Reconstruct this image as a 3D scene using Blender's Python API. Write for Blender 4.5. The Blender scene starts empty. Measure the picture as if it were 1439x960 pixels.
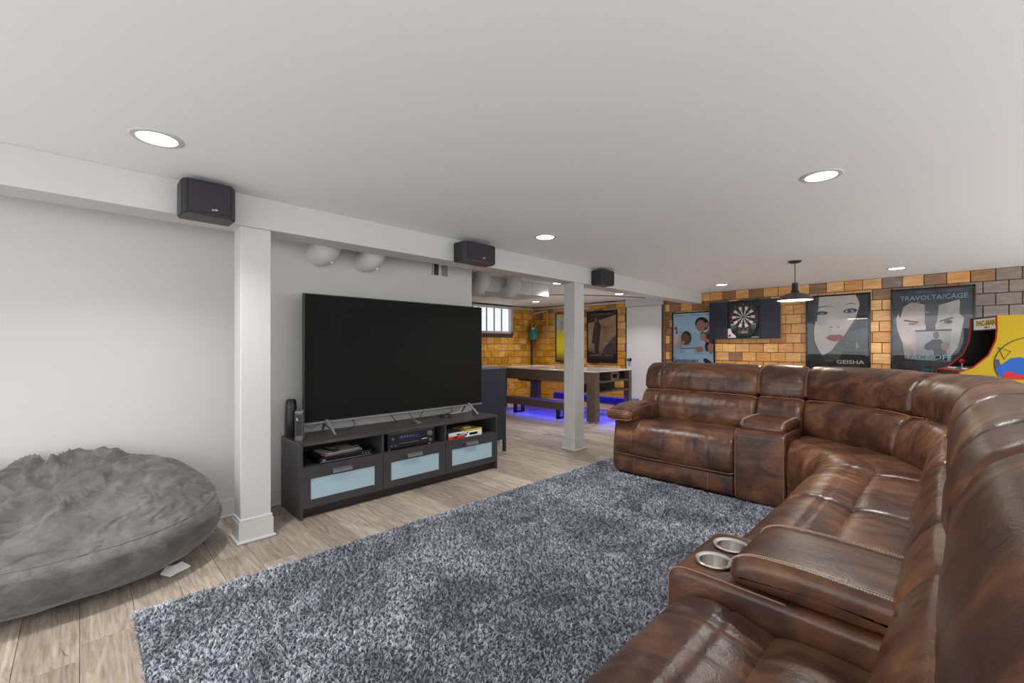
import bpy, bmesh, math, random
import numpy as np
from mathutils import Vector, Matrix, noise

# ------------------------------------------------------------------ camera, light, exposure
SC = bpy.context.scene
COL = SC.collection
cam = bpy.data.objects.new('camera', bpy.data.cameras.new('camera'))
COL.objects.link(cam); SC.camera = cam
cam.location = (0, 0, 1.21)
cam.rotation_euler = (math.pi/2, 0, math.radians(45.3))
cam.data.sensor_fit = 'HORIZONTAL'; cam.data.sensor_width = 36
cam.data.lens = 614/1439*36
cam.data.shift_y = 7/1439
cam.data.clip_start = 0.03

W = bpy.data.worlds.new('world'); SC.world = W; W.use_nodes = True
W.node_tree.nodes['Background'].inputs[0].default_value = (0.98, 0.99, 1.0, 1)
W.node_tree.nodes['Background'].inputs[1].default_value = 3.2
SC.view_settings.view_transform = 'Standard'; SC.view_settings.look = 'None'
SC.view_settings.gamma = 1; SC.view_settings.use_curve_mapping = False
SC.view_settings.exposure = 0.0
CAN_W = 13.0          # watts of each ceiling can light
BLUE_W = 10.0        # blue LED strips below the game table
CEIL = 2.14
rnd = random.Random(7)

# ------------------------------------------------------------------ materials
def nt(m): return m.node_tree.nodes, m.node_tree.links
def mat(name, col=(.5,.5,.5), rough=.5, metal=0, emit=None, es=0, coat=0, spec=.5, sheen=0):
    m = bpy.data.materials.new(name); m.use_nodes = True
    b = m.node_tree.nodes['Principled BSDF']
    b.inputs['Base Color'].default_value = (*col, 1)
    b.inputs['Roughness'].default_value = rough
    b.inputs['Metallic'].default_value = metal
    b.inputs['Specular IOR Level'].default_value = spec
    b.inputs['Coat Weight'].default_value = coat
    b.inputs['Sheen Weight'].default_value = sheen
    if emit:
        b.inputs['Emission Color'].default_value = (*emit, 1); b.inputs['Emission Strength'].default_value = es
    return m
def node(m, t, **kw):
    n = m.node_tree.nodes.new(t)
    for k, v in kw.items():
        if k in n.inputs: n.inputs[k].default_value = v
        else: setattr(n, k, v)
    return n
def ramp(m, stops, interp='LINEAR'):
    r = m.node_tree.nodes.new('ShaderNodeValToRGB'); r.color_ramp.interpolation = interp
    e = r.color_ramp.elements
    while len(e) < len(stops): e.new(.5)
    for i, (p, c) in enumerate(stops): e[i].position = p; e[i].color = (*c, 1)
    return r
def bump(m, fac_socket, strength, dist=.01):
    L = m.node_tree.links; b = m.node_tree.nodes['Principled BSDF']
    bp = m.node_tree.nodes.new('ShaderNodeBump'); bp.inputs['Strength'].default_value = strength; bp.inputs['Distance'].default_value = dist
    L.new(fac_socket, bp.inputs['Height']); L.new(bp.outputs[0], b.inputs['Normal']); return bp
def mapped(m, scale=(1,1,1), kind='Object', rot=(0,0,0), rand=False):
    L = m.node_tree.links
    if kind == 'World':
        g = m.node_tree.nodes.new('ShaderNodeNewGeometry'); out = g.outputs['Position']
    else:
        g = m.node_tree.nodes.new('ShaderNodeTexCoord'); out = g.outputs[kind]
    if rand:
        oi = m.node_tree.nodes.new('ShaderNodeObjectInfo')
        mu = node(m, 'ShaderNodeMath', operation='MULTIPLY'); mu.inputs[1].default_value = 37.0
        L.new(oi.outputs['Random'], mu.inputs[0])
        va = node(m, 'ShaderNodeVectorMath', operation='ADD'); L.new(out, va.inputs[0]); L.new(mu.outputs[0], va.inputs[1]); out = va.outputs[0]
    mp = m.node_tree.nodes.new('ShaderNodeMapping'); mp.inputs['Scale'].default_value = scale; mp.inputs['Rotation'].default_value = rot
    L.new(out, mp.inputs['Vector']); return mp.outputs[0]
def noise_t(m, vec, scale, detail=4, rough=.55, dist=0):
    n = m.node_tree.nodes.new('ShaderNodeTexNoise')
    n.inputs['Scale'].default_value = scale; n.inputs['Detail'].default_value = detail
    n.inputs['Roughness'].default_value = rough; n.inputs['Distortion'].default_value = dist
    m.node_tree.links.new(vec, n.inputs['Vector']); return n.outputs['Fac']
def mixc(m, fac, a, b, mode='MIX'):
    L = m.node_tree.links
    x = m.node_tree.nodes.new('ShaderNodeMix'); x.data_type = 'RGBA'; x.blend_type = mode
    for s, v in ((x.inputs[0], fac), (x.inputs[6], a), (x.inputs[7], b)):
        if hasattr(v, 'is_linked'): L.new(v, s)
        elif isinstance(v, (int, float)): s.default_value = v
        else: s.default_value = (*v, 1)
    return x.outputs[2]
def setc(m, sock): m.node_tree.links.new(sock, m.node_tree.nodes['Principled BSDF'].inputs['Base Color'])
def setr(m, sock, lo, hi):
    mr = m.node_tree.nodes.new('ShaderNodeMapRange'); mr.inputs[3].default_value = lo; mr.inputs[4].default_value = hi
    m.node_tree.links.new(sock, mr.inputs[0]); m.node_tree.links.new(mr.outputs[0], m.node_tree.nodes['Principled BSDF'].inputs['Roughness'])

M = {}
def paint(name, col, rough=.6):
    m = mat(name, col, rough, spec=.3)
    n = noise_t(m, mapped(m, kind='World'), 60, 3); bump(m, n, .03, .002); return m
M['wall'] = paint('wall_paint', (.53,.53,.525))
M['ceil'] = paint('ceiling_paint', (.79,.81,.825), .7)
M['trim'] = mat('trim_paint', (.52,.52,.515), .35)
M['ductw'] = paint('duct_paint', (.56,.56,.55), .5)
M['doorw'] = mat('door_paint', (.62,.62,.61), .45)
M['black'] = mat('black_plastic', (.012,.012,.014), .4)
M['blackg'] = mat('black_gloss', (.006,.006,.008), .12)
M['bluecab'] = mat('blue_black', (.022,.028,.042), .4)
M['navy'] = mat('navy_cabinet', (.018,.022,.034), .35)
M['screen'] = mat('tv_screen', (.0105,.0105,.0105), .6, spec=.08)
M['steel'] = mat('steel', (.78,.76,.73), .28, 1)
M['chrome'] = mat('chrome', (.8,.8,.8), .1, 1)
M['handle'] = mat('handle_grey', (.36,.35,.37), .35, .7)
M['silver'] = mat('silver_plastic', (.30,.30,.32), .35, .5)
M['white'] = mat('white_print', (.85,.85,.85), .5)
M['grey'] = mat('grey_plastic', (.12,.12,.13), .45)
M['red'] = mat('red_print', (.45,.010,.012), .55, spec=.25)
M['yellow'] = mat('yellow_print', (.42,.285,.004), .55, spec=.2)
M['blue'] = mat('blue_print', (.008,.085,.36), .55, spec=.25)
M['led'] = mat('lamp_glow', (1,1,1), .5, emit=(1,.97,.92), es=9)
M['ledw'] = mat('pendant_glow', (1,1,1), .5, emit=(1,.93,.82), es=7)

# frosted glass of the drawers
m = M['frost'] = mat('frosted_glass', (.36,.50,.58), .35, coat=.4)
setr(m, noise_t(m, mapped(m), 40), .3, .4)

# dark woodgrain of the media console
m = M['dkwood'] = mat('dark_woodgrain', (.03,.03,.033), .42)
n = noise_t(m, mapped(m, (14, 1.2, 60)), 6, 6, .7)
r = ramp(m, [(.3,(.020,.020,.023)), (.7,(.060,.058,.062))]); m.node_tree.links.new(n, r.inputs[0]); setc(m, r.outputs[0]); bump(m, n, .15, .001)
m = M['dkwoodtop'] = mat('dark_woodgrain_top', (.03,.03,.033), .33)
n = noise_t(m, mapped(m, (30, 1.2, 1)), 6, 6, .7)
r = ramp(m, [(.3,(.030,.029,.030)), (.7,(.085,.078,.076))]); m.node_tree.links.new(n, r.inputs[0]); setc(m, r.outputs[0]); bump(m, n, .1, .001)

# brown barn wood of the game table
m = M['barn'] = mat('barn_wood', (.1,.07,.05), .5)
n = noise_t(m, mapped(m, (1.6, 14, 26)), 5, 6, .7, .4)
r = ramp(m, [(.3,(.050,.036,.028)), (.55,(.115,.085,.066)), (.75,(.19,.145,.11))]); m.node_tree.links.new(n, r.inputs[0]); setc(m, r.outputs[0]); bump(m, n, .2, .002)
m = M['barnv'] = mat('barn_wood_vertical', (.1,.07,.05), .5)
n = noise_t(m, mapped(m, (26, 26, 1.6)), 5, 6, .7, .4)
r = ramp(m, [(.3,(.050,.036,.028)), (.55,(.115,.085,.066)), (.75,(.19,.145,.11))]); m.node_tree.links.new(n, r.inputs[0]); setc(m, r.outputs[0]); bump(m, n, .2, .002)
M['playfield'] = mat('playfield', (.62,.58,.52), .18, coat=.5)

# floor planks
m = M['plank'] = mat('vinyl_plank', (.3,.25,.2), .42)
v = mapped(m, (1.1, 9, 1), 'World', rand=True)
n = noise_t(m, v, 3.2, 8, .65, 1.2)
r = ramp(m, [(.20,(.16,.13,.105)), (.38,(.31,.265,.22)), (.55,(.435,.38,.325)), (.78,(.57,.51,.445))]); m.node_tree.links.new(n, r.inputs[0])
v2 = mapped(m, (1.6, 30, 1), 'World', rand=True); n2 = noise_t(m, v2, 3, 5, .6)
c = mixc(m, .30, r.outputs[0], ramp(m, [(.3,(.10,.10,.10)), (.7,(.9,.9,.9))]).outputs[0], 'MULTIPLY')
rr = m.node_tree.nodes[-1]
r2 = ramp(m, [(.34,(.45,.43,.42)), (.55,(1,1,1))]); m.node_tree.links.new(n2, r2.inputs[0])
c = mixc(m, .5, r.outputs[0], r2.outputs[0], 'MULTIPLY')
v3 = mapped(m, (1.2, 7.0, 1), 'World', rand=True); n3 = noise_t(m, v3, 2.0, 3, .7, 3.5)      # knots and dark cracks
r3 = ramp(m, [(.64,(1,1,1)), (.72,(.45,.40,.36))]); m.node_tree.links.new(n3, r3.inputs[0])
c = mixc(m, .8, c, r3.outputs[0], 'MULTIPLY')
oi = m.node_tree.nodes.new('ShaderNodeObjectInfo')
r4 = ramp(m, [(0,(.74,.70,.67)), (.5,(.95,.93,.91)), (1,(1.18,1.15,1.12))]); m.node_tree.links.new(oi.outputs['Random'], r4.inputs[0])
c = mixc(m, 1.0, c, r4.outputs[0], 'MULTIPLY'); setc(m, c)
setr(m, n, .5, .32); bump(m, n2, .12, .002)
M['gap'] = mat('plank_gap', (.05,.04,.03), .8)

# glazed wall tiles
def tile_mat(name, stops, rough=.22):
    m = mat(name, stops[0][1], rough)
    oi = m.node_tree.nodes.new('ShaderNodeObjectInfo')
    r = ramp(m, stops); m.node_tree.links.new(oi.outputs['Random'], r.inputs[0])
    n = noise_t(m, mapped(m, (1,1,4), 'World'), 5, 5, .6, .5)
    rn = ramp(m, [(.25,(.62,.62,.66)), (.6,(1.05,1.05,1.05))]); m.node_tree.links.new(n, rn.inputs[0])
    setc(m, mixc(m, .8, r.outputs[0], rn.outputs[0], 'MULTIPLY'))
    bump(m, noise_t(m, mapped(m, (1,1,1), 'World'), 9, 3), .12, .01); setr(m, n, .18, .34)
    return m
M['tile'] = tile_mat('amber_tile', [(0,(.56,.25,.075)), (.35,(.70,.36,.12)), (.7,(.78,.45,.17)), (1,(.60,.33,.14))])
M['tilegame'] = tile_mat('golden_tile', [(0,(.50,.21,.022)), (.4,(.64,.30,.03)), (.8,(.72,.38,.06)), (1,(.66,.41,.14))])
M['tilegrey'] = tile_mat('smoky_tile', [(0,(.15,.12,.10)), (.5,(.20,.165,.14)), (1,(.27,.20,.15))])
M['tilebrown'] = tile_mat('brown_tile', [(0,(.27,.13,.05)), (.5,(.33,.17,.07)), (1,(.24,.14,.075))])
M['mortar'] = mat('mortar', (.10,.075,.055), .9)
M['sill'] = mat('sill_tile', (.10,.035,.02), .35)

# leather
def leather(name, k=1.0, orange=1.0):
    m = mat(name, (.1,.04,.02), .36, spec=.5)
    v = mapped(m, (1,1,1), 'World')
    big = noise_t(m, v, 2.4, 5, .6, 1.2)
    streak = noise_t(m, mapped(m, (1.6, 8, 6), 'World', rot=(0,0,.25)), 1.5, 6, .68, .8)
    r = ramp(m, [(.28,(.026*k,.012*k,.009*k)), (.46,(.062*k,.027*k,.019*k)), (.57,(.150*k,.062*k*orange,.033*k)), (.72,(.34*k,.145*k*orange,.066*k))])
    mx = node(m, 'ShaderNodeMath', operation='MULTIPLY_ADD'); mx.inputs[1].default_value = .55
    m.node_tree.links.new(big, mx.inputs[0])
    sm = node(m, 'ShaderNodeMath', operation='MULTIPLY'); sm.inputs[1].default_value = .47
    m.node_tree.links.new(streak, sm.inputs[0]); m.node_tree.links.new(sm.outputs[0], mx.inputs[2])
    m.node_tree.links.new(mx.outputs[0], r.inputs[0]); setc(m, r.outputs[0])
    setr(m, streak, .26, .40)
    vo = m.node_tree.nodes.new('ShaderNodeTexVoronoi'); vo.inputs['Scale'].default_value = 420; m.node_tree.links.new(v, vo.inputs['Vector'])
    wr = noise_t(m, v, 26, 4, .6, 1.5)
    ad = node(m, 'ShaderNodeMath', operation='MULTIPLY_ADD'); ad.inputs[1].default_value = .12
    m.node_tree.links.new(vo.outputs['Distance'], ad.inputs[0]); m.node_tree.links.new(wr, ad.inputs[2])
    bump(m, ad.outputs[0], .22, .006)
    return m
M['leather'] = leather('brown_leather', 1.0, 1.05)
M['piping'] = mat('leather_piping', (.30,.155,.105), .45)
M['thread'] = mat('pale_thread', (.55,.42,.33), .7)

# velvet of the bean bag
m = M['velvet'] = mat('grey_velvet', (.085,.082,.082), .7, sheen=.25)
n = noise_t(m, mapped(m, (1.0,1.8,2.4), rot=(0,0,.5)), 6, 7, .7, .35)
r = ramp(m, [(.34,(.062,.061,.061)), (.52,(.105,.103,.102)), (.70,(.155,.152,.151))]); m.node_tree.links.new(n, r.inputs[0]); setc(m, r.outputs[0]); bump(m, n, .30, .012)
m.node_tree.nodes['Principled BSDF'].inputs['Sheen Roughness'].default_value = .4

# shag
m = M['shag'] = mat('shag_yarn', (.2,.22,.25), .8, spec=.2)
vw = mapped(m, (1,1,1), 'World')
n1 = noise_t(m, vw, 2.3, 3, .65, 1.0); n2 = noise_t(m, vw, 55, 2, .6)
r = ramp(m, [(.38,(.215,.232,.272)), (.62,(.46,.49,.55))]); m.node_tree.links.new(n1, r.inputs[0])
r2 = ramp(m, [(.36,(.52,.52,.54)), (.60,(1.35,1.35,1.35))]); m.node_tree.links.new(n2, r2.inputs[0])
setc(m, mixc(m, 1.0, r.outputs[0], r2.outputs[0], 'MULTIPLY'))
M['rugbase'] = mat('rug_backing', (.05,.054,.065), .95)

# glass pane in front of the posters
def glass_mat():
    m = bpy.data.materials.new('poster_glass'); m.use_nodes = True
    N, L = nt(m); N.clear()
    o = N.new('ShaderNodeOutputMaterial'); t = N.new('ShaderNodeBsdfTransparent'); g = N.new('ShaderNodeBsdfGlossy')
    g.inputs['Roughness'].default_value = .02
    f = N.new('ShaderNodeFresnel'); f.inputs['IOR'].default_value = 1.33
    x = N.new('ShaderNodeMixShader'); L.new(f.outputs[0], x.inputs[0]); L.new(t.outputs[0], x.inputs[1]); L.new(g.outputs[0], x.inputs[2]); L.new(x.outputs[0], o.inputs[0])
    return m
M['glass'] = glass_mat()
M['winglass'] = mat('lit_window_pane', (.8,.82,.85), .3, emit=(.88,.93,1.0), es=.75)
_c = {}
def flat(r, g, b, rough=.6):
    k = (round(r,3), round(g,3), round(b,3))
    if k not in _c: _c[k] = mat('print_%d' % len(_c), (r,g,b), rough)
    return _c[k]

# ------------------------------------------------------------------ builders
def bx(bm, x0, x1, y0, y1, z0, z1, bev=0, seg=2, mtx=None):
    r = bmesh.ops.create_cube(bm, size=1, matrix=Matrix.Translation(((x0+x1)/2,(y0+y1)/2,(z0+z1)/2)) @ Matrix.Diagonal((abs(x1-x0),abs(y1-y0),abs(z1-z0),1)))
    vs = r['verts']
    if bev:
        es = list({e for v in vs for e in v.link_edges})
        rb = bmesh.ops.bevel(bm, geom=es, offset=bev, segments=seg, affect='EDGES', profile=.5)
        vs = list({v for f in rb['faces'] for v in f.verts} | {v for v in vs if v.is_valid})
    if mtx is not None: bmesh.ops.transform(bm, matrix=mtx, verts=vs)
    return bm
def new(): return bmesh.new()
def box(*a, **k): return bx(new(), *a, **k)
def cyl(bm, p0, p1, r0, r1=None, seg=20):
    r1 = r0 if r1 is None else r1
    p0, p1 = Vector(p0), Vector(p1); d = p1-p0
    q = d.to_track_quat('Z', 'Y').to_matrix().to_4x4()
    bmesh.ops.create_cone(bm, cap_ends=True, segments=seg, radius1=r0, radius2=r1, depth=d.length, matrix=Matrix.Translation((p0+p1)/2) @ q)
    return bm
def lathe(bm, prof, c, seg=32, axis=None):
    """prof: list of (r, z) round a vertical axis through c"""
    rings = []
    for r, z in prof:
        if r < 1e-5: rings.append([bm.verts.new((c[0], c[1], c[2]+z))])
        else: rings.append([bm.verts.new((c[0]+r*math.cos(2*math.pi*k/seg), c[1]+r*math.sin(2*math.pi*k/seg), c[2]+z)) for k in range(seg)])
    for a, b in zip(rings, rings[1:]):
        for k in range(seg):
            k2 = (k+1) % seg
            if len(a) == 1 and len(b) == 1: continue
            if len(a) == 1: bm.faces.new((a[0], b[k], b[k2]))
            elif len(b) == 1: bm.faces.new((a[k], b[0], a[k2]))
            else: bm.faces.new((a[k], b[k], b[k2], a[k2]))
    bmesh.ops.recalc_face_normals(bm, faces=bm.faces); return bm
def tube(bm, pts, r, seg=8, closed=False):
    pts = [Vector(p) for p in pts]; n = len(pts); rings = []
    up = Vector((0,0,1)); prev = None
    for i, p in enumerate(pts):
        t = (pts[(i+1) % n]-pts[i-1]) if closed else (pts[min(i+1,n-1)]-pts[max(i-1,0)])
        t.normalize()
        a = prev if prev is not None else (up if abs(t.z) < .9 else Vector((1,0,0)))
        u = (a - t*a.dot(t)).normalized(); prev = u; w = t.cross(u)
        rr = r[i] if isinstance(r, (list, tuple)) else r
        rings.append([bm.verts.new(p + (u*math.cos(2*math.pi*k/seg)+w*math.sin(2*math.pi*k/seg))*rr) for k in range(seg)])
    m_ = n if closed else n-1
    for i in range(m_):
        a, b = rings[i], rings[(i+1) % n]
        for k in range(seg): bm.faces.new((a[k], a[(k+1)%seg], b[(k+1)%seg], b[k]))
    if not closed: bm.faces.new(rings[0][::-1]); bm.faces.new(rings[-1])
    return bm
def prism(bm, poly, f, a, b):
    """poly of 2D points, f(u, v, w) -> world, extruded between w=a and w=b"""
    A = [bm.verts.new(f(u, v, a)) for u, v in poly]; B = [bm.verts.new(f(u, v, b)) for u, v in poly]
    bm.faces.new(A); bm.faces.new(B[::-1]); n = len(poly)
    for i in range(n): bm.faces.new((A[i], B[i], B[(i+1)%n], A[(i+1)%n]))
    bmesh.ops.recalc_face_normals(bm, faces=bm.faces); return bm
def props(o, label=None, cat=None, group=None, kind=None):
    if label: o['label'] = label
    if cat: o['category'] = cat
    if group: o['group'] = group
    if kind: o['kind'] = kind
    return o
def wmat(o):
    m_ = Matrix.LocRotScale(o.location, o.rotation_euler, o.scale)
    return wmat(o.parent) @ m_ if o.parent else m_
def thing(name, label, cat, loc, group=None, rotz=0):
    o = bpy.data.objects.new(name, None); COL.objects.link(o); o.location = loc; o.rotation_euler = (0,0,rotz)
    o.empty_display_size = .1
    return props(o, label, cat, group)
def obj(name, bm, m, parent=None, org=None, smooth=False, kind=None, label=None, cat=None, group=None):
    """bm holds world coordinates; part origin = parent's, or org for a top-level mesh"""
    me = bpy.data.meshes.new(name)
    if parent is not None: T = wmat(parent).inverted()
    elif org is not None: T = Matrix.Translation(-Vector(org))
    else: T = Matrix.Identity(4)
    bm.transform(T); bmesh.ops.recalc_face_normals(bm, faces=bm.faces); bm.to_mesh(me); bm.free()
    for mm in (m if isinstance(m, (list, tuple)) else [m]): me.materials.append(mm)
    if smooth:
        me.polygons.foreach_set('use_smooth', [True]*len(me.polygons))
        if smooth == 'auto': me.set_sharp_from_angle(angle=math.radians(35))
    o = bpy.data.objects.new(name, me); COL.objects.link(o)
    if parent is not None: o.parent = parent
    elif org is not None: o.location = org
    return props(o, label, cat, group, kind)
_font_cache = {}
def text(name, s, size, mtx, m, parent, ext=.0006, width=None, bold=0, shear=0):
    cu = bpy.data.curves.new(name, 'FONT'); cu.body = s; cu.size = size; cu.align_x = 'CENTER'; cu.align_y = 'CENTER'
    cu.extrude = ext; cu.offset = bold; cu.resolution_u = 2; cu.shear = shear
    t = bpy.data.objects.new(name, cu); COL.objects.link(t)
    dg = bpy.context.evaluated_depsgraph_get(); me = bpy.data.meshes.new_from_object(t.evaluated_get(dg))
    bpy.data.objects.remove(t)
    me.materials.clear(); me.materials.append(m)
    if width:
        xs = [v.co.x for v in me.vertices]; k = width/(max(xs)-min(xs))
        me.transform(Matrix.Diagonal((k,1,1,1)))
    me.transform(wmat(parent).inverted() @ mtx)
    me.name = name
    o = bpy.data.objects.new(name, me); COL.objects.link(o); o.parent = parent; return o
def ell(cx, cz, rx, rz, n=20, rot=0):
    c, s = math.cos(rot), math.sin(rot); out = []
    for k in range(n):
        a = 2*math.pi*k/n; x, z = rx*math.cos(a), rz*math.sin(a)
        out.append((cx+x*c-z*s, cz+x*s+z*c))
    return out

# ------------------------------------------------------------------ setting
XW = -3.63          # wall behind the television
YB = 7.74           # far tiled wall
XG = -7.10          # far left tiled wall of the game area
fl = obj('floor', box(XG-.1, 2.4, -2.8, YB+.1, -.05, -.006), M['gap'], kind='structure')
# planks
def plank_mesh(l, w):
    bm = box(-l/2, l/2, -w/2, w/2, -.008, 0, bev=.0012, seg=1); me = bpy.data.meshes.new('plank'); bm.to_mesh(me); bm.free(); me.materials.append(M['plank']); return me
PM = {}
rest = new(); PL, PW = 1.22, .18
row = 0; y = -2.7
while y < YB:
    x = XG - rnd.random()*PL
    while x < 2.3:
        x0, x1 = max(x, XG), min(x+PL, 2.3); yy1 = min(y+PW, YB)
        if x1-x0 > .03 and yy1-y > .02:
            seen = x0 < -1.0 and y > -.75 and not (x0 > -2.5 and y > .3) and not (x1 < XW-.1 and y < 2.95)
            l, w = round(x1-x0-.0014, 4), round(yy1-y-.0014, 4)
            if seen:
                if (l, w) not in PM: PM[(l, w)] = plank_mesh(l, w)
                o = bpy.data.objects.new('plank', PM[(l, w)]); COL.objects.link(o); o.parent = fl; o.location = ((x0+x1)/2, (y+yy1)/2, 0)
            else: bx(rest, x0+.0007, x1-.0007, y+.0007, yy1-.0007, -.008, 0)
        x += PL
    y += PW; row += 1
obj('plank_field', rest, M['plank'], fl, kind='stuff')

obj('ceiling', box(XG-.1, 2.4, -2.8, YB+.1, CEIL, CEIL+.1), M['ceil'], kind='structure')
wl = obj('wall_left', box(XW-.12, XW, -2.8, 2.986, 0, CEIL), M['wall'], kind='structure')
obj('wall_unseen', box(XG, XW-.12, 2.86, 2.98, 0, CEIL), M['wall'], kind='structure')  # unseen wall, added to stop world light leaking into the game area
bw = obj('wall_back', box(XG-.1, 2.4, YB+.012, YB+.12, 0, CEIL), M['mortar'], kind='structure')
bm = new(); bx(bm, XG-.12, XG-.012, 2.86, 5.80, 0, CEIL); bx(bm, XG-.12, XG-.012, 7.04, YB+.1, 0, CEIL); bx(bm, XG-.12, XG-.012, 5.80, 7.04, 0, 1.50); bx(bm, XG-.12, XG-.012, 5.80, 7.04, 2.11, CEIL)
gw = obj('wall_side', bm, M['mortar'], kind='structure')

def baseboard(name, x, y0, y1, h=.13):
    bm = new()
    bx(bm, x, x+.014, y0, y1, 0, h-.03, bev=.002); bx(bm, x, x+.010, y0, y1, h-.03, h-.012, bev=.003); bx(bm, x, x+.006, y0, y1, h-.012, h, bev=.002)
    bx(bm, x, x+.022, y0, y1, 0, .016, bev=.006)
    return obj(name, bm, M['trim'], kind='structure')
baseboard('baseboard_left', XW, -2.8, 2.986)
obj('trim_1', box(XW-.12, -3.70, 3.32, 3.46, 0, .125, bev=.004), M['trim'], kind='structure')

# tiles
RH, TW = .1462, .207
def tile_mesh(l, h, m, nm='tile'):
    bm = box(-l/2, l/2, -.018, 0, -h/2, h/2, bev=.004, seg=1); me = bpy.data.meshes.new(nm); bm.to_mesh(me); bm.free(); me.materials.append(m); return me
TM = {}
def get_tile(l, h, key):
    k = (round(l,3), round(h,3), key)
    if k not in TM: TM[k] = tile_mesh(k[0], k[1], M[key])
    return TM[k]
def subtract(segs, a, b):
    out = []
    for s0, s1 in segs:
        if b <= s0 or a >= s1: out.append((s0, s1))
        else:
            if a > s0: out.append((s0, a))
            if b < s1: out.append((b, s1))
    return out
def tiles(wall, u0, u1, place, rot, holes, seen, pick, seed):
    rg = random.Random(seed); cnt = 0; stuff = {}
    r = 0; z = CEIL
    while z > 0.02:
        z0 = max(z-RH, 0); u = u0 - (TW/2 if r % 2 else 0) - rg.choice([0,0,.03])
        while u < u1:
            w = TW * rg.choice([1,1,1,1,.5]) if seed != 3 else TW*rg.choice([1,1,1.0])
            segs = [(max(u,u0), min(u+w,u1))]
            for (a, b, c, d) in holes:
                if z0 < d-.01 and z > c+.01: segs = subtract(segs, a, b)
            for s0, s1 in segs:
                if s1-s0 < .025: continue
                l, h = s1-s0-.007, z-z0-.007; cu, cz = (s0+s1)/2, (z+z0)/2
                key = pick(cu, cz, rg)
                if seen(cu, cz) and cnt < 298:
                    o = bpy.data.objects.new('tile', get_tile(l, h, key)); COL.objects.link(o); o.parent = wall
                    o.location = place(cu, cz, rg.uniform(0, .003)); o.rotation_euler = (0,0,rot); cnt += 1
                else:
                    bm = stuff.setdefault(key, new())
                    bx(bm, -l/2, l/2, -.018, 0, -h/2, h/2, mtx=Matrix.Translation(place(cu, cz, .001)) @ Matrix.Rotation(rot, 4, 'Z'))
            u += w
        z -= RH; r += 1
    for k, bm in stuff.items(): obj('tile_field', bm, M[k], wall, kind='stuff')
    return cnt
def pickb(x, z, rg):
    if x < -4.5: return 'tilebrown' if z > 1.8 and rg.random() < .3 else ('tile' if rg.random() < .35 else 'tilegame')
    q = rg.random()
    if x > .12: return 'tilegrey' if q < .80 else 'tilebrown'
    if x > -.75: return ('tilegrey' if q < .30 else 'tilebrown' if q < .9 else 'tile') if z > 1.9 else ('tilebrown' if q < .12 else 'tile')
    if x < -3.55: return 'tilebrown' if q < .5 else 'tile'
    return 'tilebrown' if q < (.22 if z > 1.85 else .04) else 'tile'
n1 = tiles(bw, XG, 2.3, lambda u, z, e: (u, YB+.013-e, z), 0,
      [(-4.60,-3.80,0,2.14)], lambda u, z: (u < -4.5 and z > .12 and u > -6.9) or (-3.85 < u < .68 and z > .93), pickb, 3)
n2 = tiles(gw, 2.98, YB, lambda u, z, e: (XG-.013+e, u, z), math.pi/2,
      [(5.78,7.04,1.44,2.14)], lambda u, z: u > 5.6, lambda u, z, rg: 'tilegame' if rg.random() < .9 else 'tile', 5)

# white door in the tiled wall
dr = obj('door_1', box(-4.56, -3.835, YB-.03, YB+.012, 0.01, 1.985, bev=.002), M['doorw'], kind='structure')
bm = new()
bx(bm, -4.60, -3.80, YB-.012, YB+.012, 1.992, CEIL)
obj('door_header', bm, M['doorw'], dr)
bm = cyl(new(), (-4.48, YB-.03, .95), (-4.48, YB-.075, .95), .012); bmesh.ops.create_uvsphere(bm, u_segments=16, v_segments=10, radius=.032, matrix=Matrix.Translation((-4.48, YB-.09, .95)))
cyl(bm, (-4.48, YB-.03, .95), (-4.48, YB-.036, .95), .034)
obj('door_knob', bm, mat('dark_knob', (.10,.095,.09), .3, .9), dr, smooth='auto')
bm = new()
for k in range(4): bx(bm, -4.55, -3.845, YB-.034, YB-.03, .06+k*.055, .10+k*.055, bev=.0015)
obj('door_louver', bm, M['doorw'], dr)
obj('trim_2', tube(new(), [(-3.775, YB-.03, 0), (-3.775, YB-.03, CEIL)], .016, 12), mat('rusty_pipe', (.16,.08,.04), .5), smooth='auto', kind='structure')

# window of the game area
wf = obj('window_1', new(), M['trim'], kind='structure')
bm = new(); Y0, Y1, Z0, Z1 = 5.80, 7.04, 1.50, 2.11
bx(bm, XG-.10, XG+.02, Y0, Y1, Z1-.05, Z1, bev=.003); bx(bm, XG-.10, XG+.02, Y0, Y1, Z0, Z0+.05, bev=.003)
bx(bm, XG-.10, XG+.02, Y0, Y0+.06, Z0, Z1, bev=.003); bx(bm, XG-.10, XG+.02, Y1-.06, Y1, Z0, Z1, bev=.003)
obj('window_frame', bm, M['trim'], wf)
obj('window_sill', box(XG-.012, XG+.014, Y0-.05, Y1+.02, 1.445, 1.498, bev=.004), M['sill'], wf)
ys = np.linspace(Y0+.06, Y1-.06, 6)
for i in range(5): obj('pane', box(XG-.085, XG-.075, ys[i]+.008, ys[i+1]-.008, Z0+.05, Z1-.05), M['winglass'], wf)
for i in range(1,5): obj('mullion', box(XG-.09, XG-.05, ys[i]-.009, ys[i]+.009, Z0+.05, Z1-.05, bev=.002), M['grey'], wf)

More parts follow.
